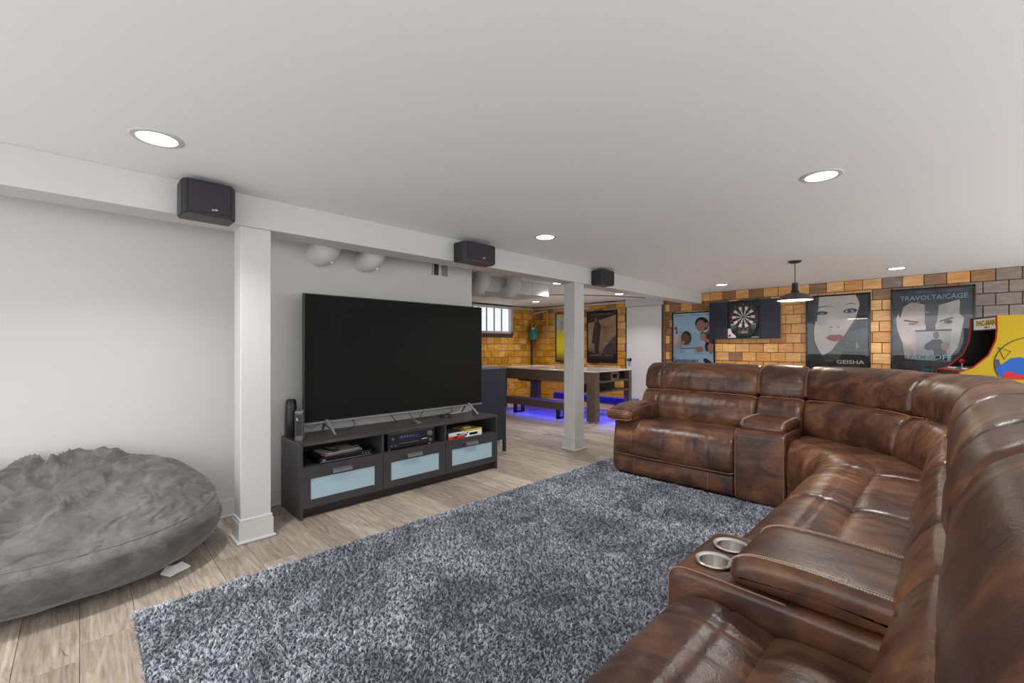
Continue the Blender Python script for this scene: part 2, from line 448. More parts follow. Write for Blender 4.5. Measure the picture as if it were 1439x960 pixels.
# beam, columns
obj('ceiling_beam', box(-3.26, -3.047, -2.8, 7.60, 1.948, CEIL, bev=.003), M['trim'], kind='structure', label='long white boxed beam below the ceiling')
def column(x0, x1, y0, y1, lab):
    t = thing('support_column', lab, 'column', ((x0+x1)/2, (y0+y1)/2, 0)); t['kind'] = 'structure'
    obj('column_shaft', box(x0, x1, y0, y1, 0, 1.95, bev=.004), M['trim'], t)
    bm = new(); bx(bm, x0-.012, x1+.012, y0-.012, y1+.012, 0, .125, bev=.002); bx(bm, x0-.008, x1+.008, y0-.008, y1+.008, .125, .148, bev=.005)
    bx(bm, x0-.026, x1+.026, y0-.026, y1+.026, 0, .018, bev=.008, seg=3)
    obj('column_base', bm, M['trim'], t)
column(-3.22, -3.07, .70, .87, 'square white column beside the grey bean bag')
column(-3.24, -3.08, 4.07, 4.25, 'square white column in front of the game table')

# ducts and pipes
def duct(x, y, xw, lab):
    r = .098; pts = [(x, y, CEIL+.0)]
    for k in range(9):
        a = math.pi/2*k/8; pts.append((x-.12*(1-math.cos(a)), y, 2.085-.13*math.sin(a)))
    pts.append((xw+(.012 if xw < -4 else 0), y, 1.955))
    bm = tube(new(), pts, r, 24)
    o = obj('duct_elbow', bm, M['ductw'], org=(x, y, CEIL), smooth='auto', label=lab, cat='duct')
    b2 = new(); bmesh.ops.create_uvsphere(b2, u_segments=10, v_segments=8, radius=.008, matrix=Matrix.Translation((x-.03, y+.03, 1.872)))
    obj('screw', b2, M['white'], o, smooth=True)
duct(-3.42, 1.385, XW, 'white duct elbow above the television, the one nearer the bean bag')
duct(-3.42, 1.77, XW, 'white duct elbow above the television, the one nearer the wall vent')
duct(-4.13, 3.58, -4.31, 'white duct elbow feeding the box duct, next to the wall edge')
duct(-4.13, 4.13, -4.31, 'white duct elbow feeding the box duct, nearer the far column')
bm = new(); bx(bm, -4.85, -4.30, 2.99, 4.66, 1.952, CEIL, bev=.004); bx(bm, -4.95, -4.295, 4.66, 5.03, 1.958, CEIL, bev=.004)
o = obj('box_duct', bm, M['ductw'], org=(-4.6, 4.0, CEIL), label='white rectangular box duct under the ceiling of the game area', cat='duct')
obj('flange', box(-4.86, -4.302, 2.99, 4.3, 1.935, 1.952, bev=.004), M['ductw'], o)
o = obj('ceiling_conduit', tube(new(), [(-7.06,3.0,2.09), (-7.06,7.69,2.09), (-4.62,7.69,2.09)], .018, 8), M['trim'], org=(-7.06,5,2.09), smooth='auto', label='thin white conduit along the top of the tiled walls', cat='pipe')
o = obj('ceiling_cable', tube(new(), [(-5.6,5.4,2.132), (-4.8,6.2,2.128), (-4.4,6.9,2.132), (-4.1,7.6,2.130)], .007, 6), M['grey'], org=(-5,6,2.13), smooth='auto', label='thin grey cable clipped across the game area ceiling', cat='cable')
# wall vent
t = thing('wall_vent', 'small open wall vent with dark slot under the beam', 'vent', (XW, 2.57, 1.98))
bm = new()
for a in ((2.47,2.475,1.915,2.047),(2.665,2.67,1.915,2.047),(2.47,2.67,1.915,1.920),(2.47,2.67,2.042,2.047),(2.485,2.495,1.92,2.042),(2.555,2.585,1.92,2.042)): bx(bm, XW, XW+.008, *a)
obj('vent_frame', bm, M['ductw'], t); obj('vent_slot', box(XW, XW+.002, 2.475, 2.585, 1.92, 2.042), flat(.03,.02,.016), t)
obj('vent_plate', box(XW, XW+.004, 2.585, 2.665, 1.92, 2.042), flat(.22,.22,.21), t)

# can lights
def can(x, y, lab, r=.072, light=True):
    t = thing('ceiling_light', lab, 'ceiling light', (x, y, CEIL), 'round recessed ceiling lights')
    bm = lathe(new(), [(r, -.001), (r+.003,-.006), (r+.022,-.005), (r+.028,0), (r, 0)], (x,y,CEIL), 40); obj('trim_ring', bm, M['trim'], t, smooth='auto')
    bm = lathe(new(), [(0,-.0035), (r,-.0035), (r,-.0005), (0,-.0005)], (x,y,CEIL), 40); obj('diffuser', bm, M['led'], t)
    if light:
        l = bpy.data.lights.new('can_lamp', 'AREA'); l.shape = 'DISK'; l.size = r*2; l.energy = CAN_W; l.color = (1,.97,.93); l.spread = math.radians(124)
        lo = bpy.data.objects.new('can_lamp', l); COL.objects.link(lo); lo.parent = t; lo.location = (0,0,-.012)
for x, y, lab in ((-2.50,.246,'round recessed ceiling light above the bean bag side of the rug'), (-.507,2.87,'round recessed ceiling light above the sofa corner'),
    (-2.438,2.808,'round recessed ceiling light near the middle wall speaker'), (-2.451,6.854,'round recessed ceiling light in front of the dartboard'),
    (-.476,6.9,'round recessed ceiling light in front of the two-faces poster'), (-4.086,4.992,'round recessed ceiling light beside the box duct, just past the beam'),
    (-6.095,6.727,'round recessed ceiling light near the far corner window'), (-4.154,6.772,'round recessed ceiling light in front of the white door')): can(x, y, lab)
for x, y, w_ in ((-.5,-.9,'behind the camera'), (-2.5,-1.6,'beyond the bean bag, outside the frame'), (1.5,1.0,'behind the near end of the sofa'), (1.5,4.9,'behind the sofa corner')):
    can(x, y, 'round recessed ceiling light '+w_)

# pendant
px, py = -1.215, 5.537
t = thing('pendant_lamp', 'dark metal dome pendant lamp hanging in front of the tiled wall', 'lamp', (px, py, CEIL))
obj('canopy', lathe(new(), [(0,-.022),(.045,-.022),(.062,-.010),(.064,0),(0,0)], (px,py,CEIL), 32), M['black'], t, smooth='auto')
obj('cord', cyl(new(), (px,py,CEIL-.02), (px,py,1.895), .0045, seg=10), M['black'], t, smooth='auto')
obj('socket_cup', lathe(new(), [(0,.165),(.026,.165),(.030,.155),(.030,.09),(.040,.075),(.044,.055),(0,.055)], (px,py,1.735), 32), M['black'], t, smooth='auto')
sh = mat('shade_metal', (.10,.09,.085), .35, .5)
obj('shade', lathe(new(), [(.04,.085),(.07,.080),(.12,.062),(.155,.035),(.172,.004),(.176,0),(.170,0),(.150,.032),(.115,.056),(.06,.072),(.04,.075)], (px,py,1.710), 48), sh, t, smooth='auto')
obj('bulb_diffuser', lathe(new(), [(0,.004),(.163,.004),(.160,.012),(0,.012)], (px,py,1.710), 40), M['ledw'], t)
l = bpy.data.lights.new('pendant_light', 'AREA'); l.shape = 'DISK'; l.size = .3; l.energy = 7; l.color = (1,.9,.75)
lo = bpy.data.objects.new('pendant_light', l); COL.objects.link(lo); lo.location = (px,py,1.705)

# ------------------------------------------------------------------ sectional sofa
def cr(pts, n):
    """closed Catmull-Rom through pts, n samples evenly spaced by length"""
    P = [np.array(p, float) for p in pts]; k = len(P); dense = []
    for i in range(k):
        p0, p1, p2, p3 = P[i-1], P[i], P[(i+1)%k], P[(i+2)%k]
        for j in range(12):
            u = j/12; dense.append(.5*((2*p1)+(-p0+p2)*u+(2*p0-5*p1+4*p2-p3)*u*u+(-p0+3*p1-3*p2+p3)*u**3))
    D = np.array(dense+[dense[0]]); L = np.concatenate([[0], np.cumsum(np.linalg.norm(np.diff(D, axis=0), axis=1))])
    q = np.linspace(0, L[-1], n, endpoint=False)
    out = np.stack([np.interp(q, L, D[:,0]), np.interp(q, L, D[:,1])], 1)
    tan = np.roll(out,-1,0)-np.roll(out,1,0); tan /= np.linalg.norm(tan,axis=1)[:,None]+1e-9
    nor = np.stack([tan[:,1], -tan[:,0]], 1)
    area = np.sum(out[:,0]*np.roll(out[:,1],-1)-np.roll(out[:,0],-1)*out[:,1])
    if area < 0: nor = -nor
    return out, nor, L[-1]
def cushion(name, prof, w, fmap, parent, m=None, er=.045, puff=.012, step=.013, seed=0, seams=(), gath=(), gamp=.0035, wr=.004, org=True, cut=None, pipe_s=(), pipe_p=(), label=None):
    """prof closed (d,z) outline; seams: s of grooves across; gath: (d,z) points where gathers start"""
    per = 0; P0, N0, per = cr(prof, 40); n = max(24, int(per/step)); P, N_, per = cr(prof, n)
    ss = [0]; e = [er*(1-math.cos(a)) for a in np.linspace(0, math.pi/2, 7)[1:]]
    mid = np.linspace(er, w-er, max(3, int((w-2*er)/step)))
    S = [0.0]+e[:-1]+list(mid)+[w-x for x in e[:-1][::-1]]+[w]
    gi = [int(np.argmin(np.sum((P-np.array(g))**2, 1))) for g in gath]
    so = seed*3.71; bm = new(); rings = []
    def point(s, i, lift=0.0):
        tt = min(s, w-s)
        ins = er*(1-math.sqrt(max(0, 1-((er-tt)/er)**2))) if tt < er else 0
        q = max(0, 4*(s/w)*(1-s/w)); dsp = puff*q**.5 - ins*.92
        u = i*per/n
        f = fmap(P[i][0], s, P[i][1])
        dsp += wr*noise.noise(Vector((f[0]*5+so, f[1]*5, f[2]*5)))*min(1, tt/.03)
        rid = 1-abs(noise.noise(Vector((s*7+so, u*3.1, so+4))))*2.4
        if rid > .55: dsp -= wr*1.3*(rid-.55)*min(1, tt/.04)
        for g in gi:
            du = abs(i-g); du = min(du, n-du)*per/n
            a = math.exp(-du/.055)*(1-math.exp(-du/.006)*.6)
            msk = max(0, noise.noise(Vector((s*4+so, g, 2)))+.35)
            dsp += gamp*a*msk*noise.noise(Vector((s*38+so, u*2.5, g)))*2
            dsp -= .006*math.exp(-(du/.007)**2)
        if tt < .12: dsp += gamp*.8*math.exp(-tt/.04)*noise.noise(Vector((so+5, u*32, s*3)))*min(1, tt/.01)
        for c in seams: dsp -= .005*math.exp(-((s-c)/.006)**2)
        x = P[i]+N_[i]*(dsp+lift)
        return Vector(fmap(x[0], s, x[1]))
    for s in S: rings.append([bm.verts.new(point(s, i)) for i in range(n)])
    for a, b in zip(rings, rings[1:]):
        for i in range(n): bm.faces.new((a[i], a[(i+1)%n], b[(i+1)%n], b[i]))
    for rg in (rings[0], rings[-1]):
        c = sum((v.co for v in rg), Vector())/n; cv = bm.verts.new(c)
        for i in range(n): bm.faces.new((rg[i], rg[(i+1)%n], cv))
    o = obj(name, bm, m or M['leather'], parent, smooth=True, label=label)
    if pipe_s or pipe_p:
        bm = new()
        for s, (a, b) in pipe_s:
            ia = int(np.argmin(np.sum((P-np.array(a))**2, 1))); ib = int(np.argmin(np.sum((P-np.array(b))**2, 1)))
            fw = (ib-ia) % n; bwd = (ia-ib) % n
            idx = [(ia+k) % n for k in range(fw+1)] if fw <= bwd else [(ia-k) % n for k in range(bwd+1)]
            if len(idx) > 2: tube(bm, [point(s, i, .0015) for i in idx], .0026, 6)
        for g in pipe_p:
            i = int(np.argmin(np.sum((P-np.array(g))**2, 1)))
            tube(bm, [point(s, i, .003) for s in S[2:-2]], .0042, 6)
        if len(bm.verts): obj('piping', bm, M['piping'], o, smooth=True, kind='stuff')
        else: bm.free()
    return o

LUMBAR = [(.585,.44),(.525,.49),(.503,.575),(.528,.68),(.588,.758),(.70,.775),(.80,.70),(.78,.50),(.70,.42)]
HEAD = [(.610,.782),(.600,.84),(.612,.92),(.660,.995),(.74,1.032),(.83,1.025),(.905,.96),(.925,.82),(.86,.755),(.70,.765)]
SHELL = [(.75,.06),(.74,.40),(.78,.80),(.84,.90),(.92,.90),(.95,.80),(.95,.40),(.94,.06),(.90,.035),(.80,.035)]
SEAT = [(.268,.33),(.262,.43),(.285,.487),(.36,.505),(.50,.50),(.60,.47),(.63,.36),(.50,.30),(.35,.30)]
ROLL = [(.305,.42),(.300,.482),(.24,.512),(.16,.525),(.08,.508),(.025,.460),(0,.385),(-.004,.29),(.010,.215),(.05,.195),(.12,.25),(.25,.33)]
BAND = [(.035,.20),(.024,.12),(.034,.045),(.08,.035),(.14,.08),(.14,.18),(.09,.205)]
X0R, Y0L = -.60, 3.60
def fright(y0): return lambda d, s, z: (X0R+d, y0+s, z)
def fleft(x0): return lambda d, s, z: (x0+s, Y0L+d, z)
WEDGE_W = .82
def wedge_frame(q):
    a = np.interp(q, [0,.5,1], [90,40,0]); a = math.radians(a)
    k = [(-.85,3.60), (-.655,3.335), (-.60,3.15)]
    # quadratic through the three points
    l0 = 2*(q-.5)*(q-1); l1 = -4*q*(q-1); l2 = 2*q*(q-.5)
    return (l0*k[0][0]+l1*k[1][0]+l2*k[2][0], l0*k[0][1]+l1*k[1][1]+l2*k[2][1]), (math.cos(a), math.sin(a))
def fwedge(q0, q1, w):
    def f(d, s, z):
        (x, y), (cx, cy) = wedge_frame(q0+(q1-q0)*s/w); return (x+cx*d, y+cy*d, z)
    return f
sofa = thing('sectional_sofa', 'large brown leather L-shaped reclining sectional sofa on the shaggy rug', 'sofa', (X0R, Y0L, 0.0))
Pl = M['leather']
def backs(fm, w, seed, wide=True, seam=None):
    sm = seam if seam else ()
    cushion('lumbar_cushion', LUMBAR, w, fm, sofa, seed=seed, er=.038, puff=.014, gath=[(.588,.758),(.585,.44)], gamp=.008, pipe_p=[(.600,.766)], seams=sm, pipe_s=[(c, ((.585,.45),(.585,.76))) for c in sm])
    cushion('head_cushion', HEAD, w, fm, sofa, seed=seed+1, er=.040, puff=.016, gath=[(.610,.782)], gamp=.008, pipe_s=[(.004, ((.61,.782),(.80,1.03))), (w-.004, ((.61,.782),(.80,1.03)))]+[(c, ((.61,.782),(.80,1.03))) for c in sm], seams=sm)
    cushion('back_panel', SHELL, w, fm, sofa, seed=seed+2, er=.02, puff=0, step=.03)
def seats(fm, w, seed, marg=.13, roll_w=None):
    cushion('seat_cushion', SEAT, w, fm, sofa, seed=seed+3, er=.035, puff=.010, gath=[(.27,.47)], gamp=.003, wr=.006)
    sm = (marg, w-marg)
    cushion('seat_front', ROLL, w, fm, sofa, seed=seed+4, er=.04, puff=.008, gath=[(.19,.523),(.010,.215)], gamp=.0075, seams=sm, wr=.005,
            pipe_s=[(c, ((.29,.49),(.010,.215))) for c in sm], pipe_p=[(.010,.212)])
    cushion('base_panel', BAND, w-.01, (lambda d, s, z: fm(d, s+.005, z)), sofa, seed=seed+5, er=.02, puff=.002, seams=(marg, w-marg-.01), pipe_s=[(c, ((.036,.19),(.034,.05))) for c in (marg, w-marg-.01)], gath=[(.035,.20)], gamp=.003)

LID = [(.175,.575),(.168,.600),(.185,.630),(.24,.648),(.38,.650),(.54,.640),(.585,.62),(.59,.585),(.56,.568),(.30,.566),(.19,.566)]
BODY = [(.012,.05),(.0,.20),(0,.50),(.006,.542),(.03,.562),(.10,.568),(.40,.562),(.60,.555),(.66,.52),(.68,.30),(.66,.05),(.60,.035),(.30,.035),(.05,.035)]
def console(fm, w, seed, labs, cupped=True):
    c = cushion('console_body', BODY, w, fm, sofa, seed=seed, er=.022, puff=0, wr=.0015, gamp=.0, step=.012, pipe_s=[(.012, ((.012,.05),(.30,.566))), (w-.012, ((.012,.05),(.30,.566)))])
    cups = []
    if not cupped: return console_rest(fm, w, seed, 12)
    for s in (w/2-.070, w/2+.070):
        p = fm(.098, s, .5); cups.append(p)
    cb = new()
    for p in cups: cyl(cb, (p[0],p[1],.48), (p[0],p[1],.65), .0445, seg=32)
    cut = obj('cutter', cb, M['black'])
    md = c.modifiers.new('b', 'BOOLEAN'); md.object = cut; md.operation = 'DIFFERENCE'; md.solver = 'EXACT'
    bpy.context.view_layer.update()
    me = bpy.data.meshes.new_from_object(c.evaluated_get(bpy.context.evaluated_depsgraph_get()))
    c.modifiers.clear(); c.data = me; bpy.data.objects.remove(cut)
    for p in cups:
        bm = lathe(new(), [(0,-.080),(.036,-.080),(.040,-.074),(.0425,0),(.052,.001),(.0535,.004),(.051,.007),(.045,.0065),(.0405,.002),(.0385,-.070),(.034,-.0765),(0,-.0765)], (p[0],p[1],.569), 40)
        obj('cup_holder', bm, M['steel'], c, smooth='auto')
    console_rest(fm, w, seed, 0)
def console_rest(fm, w, seed, sh):
    global LID_
    LID_ = [(d-(.10 if (sh and d < .3) else 0), z-(.012 if sh else 0)) for d, z in LID]
    lw = w-.03; lf = lambda d, s, z: fm(d, s+.015, z)
    ld = cushion('console_lid', LID_, lw, lf, sofa, seed=seed+1, er=.030, puff=.006, wr=.003, gamp=.001)
    bm = new()                                            # pale saddle stitching along both edges
    P, N_, per = cr(LID_, 160)
    for s in (.022, lw-.022):
        for i in range(160):
            d, z = P[i]
            if z > .595 and .07 < d < .57:
                q = P[(i+1)%160]
                for off in (-.0042, .0042):
                    a = lf(d+N_[i][0]*.0065, s+off, z+N_[i][1]*.0065); b = lf(q[0]+N_[i][0]*.0065, s+off*1.6, q[1]+N_[i][1]*.0065)
                    mid = Vector(a).lerp(Vector(b), .70); tube(bm, [a, mid], .0017, 4)
    obj('stitching', bm, M['thread'], ld, kind='stuff')
    backs(fm, w, seed+10)

# left run: recliner with arm, then console
wl_ = 1.07
def fm_left(d, s, z): return (-2.27+s, Y0L+d, z)
seats(fm_left, wl_, 3, marg=.20)
backs(fm_left, wl_, 9, seam=(.17,))
ARM = [(-.03,.54),(-.045,.575),(-.03,.605),(.05,.632),(.20,.650),(.40,.655),(.56,.640),(.62,.60),(.60,.52),(.40,.495),(.15,.50),(.02,.52)]
cushion('armrest', ARM, .27, lambda d, s, z: (-2.33+s, Y0L+d, z), sofa, seed=31, er=.045, puff=.012, gath=[(-.03,.605)], gamp=.004, pipe_p=[(-.03,.605),(-.03,.545)], pipe_s=[(.012, ((-.03,.605),(.5,.65))), (.258, ((-.03,.605),(.5,.65)))])
cushion('arm_panel', [(.03,.05),(.03,.45),(.10,.50),(.60,.50),(.80,.45),(.80,.05),(.4,.035)], .10, lambda d, s, z: (-2.295+s, Y0L+.02+d, z), sofa, seed=33, er=.03, puff=.0, step=.02)
console(fleft(-1.20), .35, 40, None, cupped=False)
# wedge
cushion('seat_cushion', SEAT, 1.0, fwedge(0, 1, 1.0), sofa, seed=60, er=.03, puff=.010, gath=[(.27,.47)], gamp=.003, wr=.006)
cushion('seat_front', ROLL, 1.0, fwedge(0, 1, 1.0), sofa, seed=61, er=.05, puff=.008, gath=[(.19,.523)], gamp=.004, seams=(.85,), pipe_s=[(.85, ((.29,.49),(.010,.215))), (.02, ((.29,.49),(.010,.215)))])
cushion('base_panel', BAND, 1.0, fwedge(0, 1, 1.0), sofa, seed=62, er=.02, puff=.002)
for q0, q1, sd in ((0,.5,64), (.5,1,70)):
    backs(fwedge(q0, q1, .82), .82, sd)
# right run
seats(fright(2.40), .75, 80, marg=.10); backs(fright(2.40), .75, 86)
seats(fright(1.59), .81, 100, marg=.10); backs(fright(1.59), .81, 106)
console(fright(1.24), .35, 120, None)
seats(fright(.45), .79, 140, marg=.12); backs(fright(.45), .79, 146)
cushion('armrest', ARM, .27, lambda d, s, z: (X0R+d, .20+s, z), sofa, seed=160, er=.045, puff=.012)
cushion('arm_panel', [(.03,.05),(.03,.45),(.10,.50),(.60,.50),(.80,.45),(.80,.05),(.4,.035)], .24, lambda d, s, z: (X0R+d, .22+s, z), sofa, seed=163, er=.03, puff=.0, step=.02)
for x, y in ((-2.2,3.72),(-1.25,3.72),(-.9,3.72),(-2.2,4.45),(-1.0,4.45),(-.5,3.2),(-.5,2.4),(-.5,1.6),(-.5,1.25),(-.5,.5),(.25,3.2),(.25,1.6),(.25,.5)): obj('foot', cyl(new(), (x,y,.018), (x,y,.06), .025, seg=12), M['black'], sofa)

# ------------------------------------------------------------------ shaggy rug
rx0, rx1, ry0, ry1 = -2.57, -.10, .17, 4.60
rug = obj('shag_rug', box(rx0, rx1, ry0, ry1, 0.0005, .018, bev=.004), M['rugbase'], org=((rx0+rx1)/2,(ry0+ry1)/2,0), label='large shaggy blue-grey rug between the television and the sofa', cat='rug')
def tufts():
    rs = np.random.RandomState(4); N = 330000
    x = rs.uniform(rx0-.004, -.42, N); y = rs.uniform(ry0-.004, 4.3, N)
    keep = ~((x > -2.25) & (y > 3.625)) & ~((x > -.575))
    x, y = x[keep], y[keep]; N = len(x)
    # clumps: pull roots toward jittered cell centres, lean shared by each clump
    cell = .014; ci = np.floor(x/cell).astype(int); cj = np.floor(y/cell).astype(int)
    h = (ci*73856093 ^ cj*19349663) & 0x7fffffff
    r1 = ((h*1103515245+12345) & 0x7fffffff)/0x7fffffff; r2 = ((h*69069+1) & 0x7fffffff)/0x7fffffff; r3 = ((h*22695477+7) & 0x7fffffff)/0x7fffffff
    x = x*.55+.45*((ci+.3+.4*r1)*cell); y = y*.55+.45*((cj+.3+.4*r2)*cell)
    lean = r3*2*math.pi+rs.uniform(-.9,.9,N); lm = .35+.8*r1+rs.uniform(-.2,.3,N)
    L = rs.uniform(.013,.022,N); wd = rs.uniform(.0011,.0019,N); wa = rs.uniform(0,math.pi,N)
    dx, dy = np.cos(lean)*lm, np.sin(lean)*lm
    co = np.zeros((N,5,3)); wx, wy = np.cos(wa)*wd, np.sin(wa)*wd; z0 = .015
    co[:,0] = np.stack([x-wx, y-wy, np.full(N,z0)],1); co[:,1] = np.stack([x+wx, y+wy, np.full(N,z0)],1)
    mx, my, mz = x+dx*L*.35, y+dy*L*.35, z0+L*.62
    co[:,2] = np.stack([mx+wx*1.1, my+wy*1.1, mz],1); co[:,3] = np.stack([mx-wx*1.1, my-wy*1.1, mz],1)
    co[:,4] = np.stack([x+dx*L*.95, y+dy*L*.95, np.maximum(z0+L*(1.0-.25*lm), .016)],1)
    base = np.arange(N)*5
    q = np.stack([base, base+1, base+2, base+3],1); t = np.stack([base+3, base+2, base+4],1)
    me = bpy.data.meshes.new('rug_pile'); me.vertices.add(N*5); co[:,:,0] -= rug.location.x; co[:,:,1] -= rug.location.y
    me.vertices.foreach_set('co', co.reshape(-1))
    loops = np.concatenate([q, t],1).reshape(-1); me.loops.add(len(loops)); me.loops.foreach_set('vertex_index', loops.astype(np.int32))
    st = (np.arange(N)[:,None]*7+np.array([0,4])).reshape(-1); me.polygons.add(N*2); me.polygons.foreach_set('loop_start', st.astype(np.int32))
    me.update(calc_edges=True); me.materials.append(M['shag'])
    o = bpy.data.objects.new('rug_pile', me); COL.objects.link(o); o.parent = rug; o['kind'] = 'stuff'
tufts()

# ------------------------------------------------------------------ bean bag
def beanbag():
    cx, cy = -3.20, -.10; bm = new(); na, nb = 260, 150; rows = []
    for j in range(nb+1):
        ps = -math.pi/2+math.pi*j/nb; row = []
        for i in range(na):
            ph = 2*math.pi*i/na; c = abs(math.cos(ps))**.50; sn = math.sin(ps)
            ca, sa = math.cos(ph), math.sin(ph)
            x = .50*c*math.copysign(abs(ca)**.9, ca); y = .715*c*math.copysign(abs(sa)**.9, sa)
            z = .255+.255*math.copysign(abs(sn)**.85, sn)
            top = max(0, min(1, (z-.24)/.18))
            # high at the back, sagging saddle towards the front
            z += top*(-.27*(x+.05) + .02 - .10*math.exp(-((x-.12)/.20)**2-((y+.22)/.36)**2))
            v = Vector((x*3.2, y*3.2, z*3.2)); wv = v+Vector((noise.noise(v*1.1), noise.noise(v*1.1+Vector((5,1,2))), 0))*.9
            def ridge(p, q): return max(0, 1-abs(noise.noise(p))*q)**2
            zone = math.exp(-((x+.12)/.24)**4-((y+.10)/.46)**4)
            k = top*(.12+.88*zone)
            qx, qy = x+.10, y+.12; pr = math.hypot(qx, qy*.7); pa = math.atan2(qy*.7, qx)
            wn = noise.noise(v*1.2+Vector((2,9,4))); wn2 = noise.noise(v*.9+Vector((7,1,5)))
            f1 = (1-abs(math.sin(3.5*pa+4.2*wn+5*pr)))**1.6
            f2 = (1-abs(math.sin(11*(x*.5+y*.85)+6.5*wn2)))**1.8
            m1 = math.exp(-((pr-.20)/.17)**2); m2 = .35+.65*max(0, min(1, .5+1.6*wn))
            ins = (.075*f1*m1+.060*f2*m2*zone+.022*ridge(wv*3.0, 2.2)*zone-.014*ridge(wv*4.2+Vector((4,4,0)), 3.4)-.05*math.exp(-(pr/.10)**2)-.02)*top
            side = 1-top
            st = noise.noise(Vector((ph*3, z*30, 1)))*.003*side + noise.noise(v*1.1)*.016 + .004*noise.noise(v*4)
            nrm = Vector((x/.25, y/.49, (z-.27)/.07)).normalized()
            p = Vector((x, y, z))+nrm*(ins*.9+st)
            # stitched seam round the upper rim
            p.x = max(p.x+cx, -3.612+.01*abs(p.z-.3)) ; p.y += cy; p.z = max(p.z, .001)
            row.append(p)
        rows.append(row)
    V = [[bm.verts.new(p) for p in r] for r in rows[1:-1]]
    b = bm.verts.new(sum(rows[0], Vector())/na); t = bm.verts.new(sum(rows[-1], Vector())/na)
    for a, c in zip(V, V[1:]):
        for i in range(na): bm.faces.new((a[i], a[(i+1)%na], c[(i+1)%na], c[i]))
    for i in range(na): bm.faces.new((b, V[0][(i+1)%na], V[0][i])); bm.faces.new((t, V[-1][i], V[-1][(i+1)%na]))
    o = obj('bean_bag', bm, M['velvet'], org=(cx, cy, 0), smooth=True, label='big crumpled grey velvet bean bag against the white wall', cat='bean bag')
    # seam
    js = int(nb*.62); bm = tube(new(), [p for p in rows[js]], .003, 6, closed=True); obj('seam', bm, M['velvet'], o, smooth=True)
    bm = new()
    v = [bm.verts.new(p) for p in ((-2.93,.300,.012),(-2.865,.335,.010),(-2.885,.372,.018),(-2.905,.390,.008),(-2.925,.432,.012),(-2.975,.40,.03),(-2.955,.36,.03),(-2.97,.33,.03))]
    bm.faces.new(v); r = bmesh.ops.extrude_face_region(bm, geom=bm.faces[:]); bmesh.ops.translate(bm, verts=[g for g in r['geom'] if isinstance(g, bmesh.types.BMVert)], vec=(0,0,.0015))
    obj('care_tag', bm, M['white'], o, label='white care tag on the floor')
beanbag()

# ------------------------------------------------------------------ media console
CX0, CX1, CY0, CY1, CH = -3.585, -3.181, 1.086, 2.944, .533
t = thing('media_console', 'long dark wood media console with three frosted glass drawers', 'media console', ((CX0+CX1)/2, (CY0+CY1)/2, 0))
T_ = .018; ym = [CY0+T_, CY0+T_+(CY1-CY0-2*T_)/3, CY0+T_+2*(CY1-CY0-2*T_)/3, CY1-T_]
obj('top_panel', box(CX0, CX1, CY0, CY1, CH-.022, CH, bev=.0015), M['dkwoodtop'], t)
for y0 in (CY0, CY1-T_): obj('side_panel', box(CX0, CX1-.001, y0, y0+T_, 0, CH-.022, bev=.001), M['dkwood'], t)
for y0 in ym[1:3]: obj('divider', box(CX0+.01, CX1-.006, y0-.009, y0+.009, .07, CH-.022), M['dkwood'], t)
obj('shelf', box(CX0+.01, CX1-.022, CY0+T_, CY1-T_, .345, .363), M['dkwood'], t)
obj('bottom_panel', box(CX0+.01, CX1-.02, CY0+T_, CY1-T_, .065, .083), M['dkwood'], t)
obj('back_panel', box(CX0+.004, CX0+.010, CY0+T_, CY1-T_, .03, CH-.022), M['black'], t)
obj('plinth', box(CX1-.06, CX1-.045, CY0+T_, CY1-T_, 0, .065), M['black'], t)
for i in range(3):
    a, b = ym[i]+(.002 if i else -.016), ym[i+1]-(.002 if i < 2 else -.016); z0, z1 = .075, .362; fw = .068
    bm = new()
    bx(bm, CX1-.018, CX1, a, b, z1-.085, z1, bev=.001); bx(bm, CX1-.018, CX1, a, b, z0, z0+.055, bev=.001)
    bx(bm, CX1-.018, CX1-.0005, a, a+fw, z0+.055, z1-.085, bev=.0005); bx(bm, CX1-.018, CX1-.0005, b-fw, b, z0+.055, z1-.085, bev=.0005)
    d = obj('drawer', bm, M['dkwood'], t)
    obj('glass_panel', box(CX1-.012, CX1-.006, a+fw, b-fw, z0+.055, z1-.085), M['frost'], d)
    yc = (a+b)/2-.02
    bm = new(); bx(bm, CX1-.002, CX1+.022, yc-.072, yc+.072, z1-.048, z1-.042, bev=.001); bx(bm, CX1+.017, CX1+.022, yc-.072, yc+.072, z1-.070, z1-.042, bev=.0015)
    obj('handle', bm, M['handle'], d)

# ------------------------------------------------------------------ television
TX = -3.42; ty0, ty1, tz0, tz1 = 1.19, 2.948, .622, 1.612
t = thing('television', 'very large flat black television on the media console', 'television', (TX, (ty0+ty1)/2, CH))
bm = new(); bx(bm, TX-.03, TX, ty0, ty1, tz0, tz1, bev=.003); bx(bm, TX-.07, TX-.03, ty0+.25, ty1-.25, tz0+.05, tz0+.55, bev=.01)
obj('housing', bm, M['black'], t)
obj('screen', box(TX-.001, TX+.0015, ty0+.010, ty1-.010, tz0+.020, tz1-.008), M['screen'], t)
obj('bezel', box(TX-.012, TX+.003, ty0+.002, ty1-.002, tz0-.004, tz0+.010, bev=.002), M['silver'], t, label='silver lower bezel')
for y in (1.36, 2.77):
    bm = new(); c = (TX-.02, y, tz0+.02)
    for dx in (.125, -.13):
        for q in (0,):
            a = Vector(c); b = Vector((TX+dx, y+.02, CH+.006))
            b.z += .003; tube(bm, [a, a.lerp(b,.25)+Vector((0,0,.012)), a.lerp(b,.9), b], [.013,.012,.009,.007], 10)
    obj('foot', bm, M['silver'], t, smooth='auto')

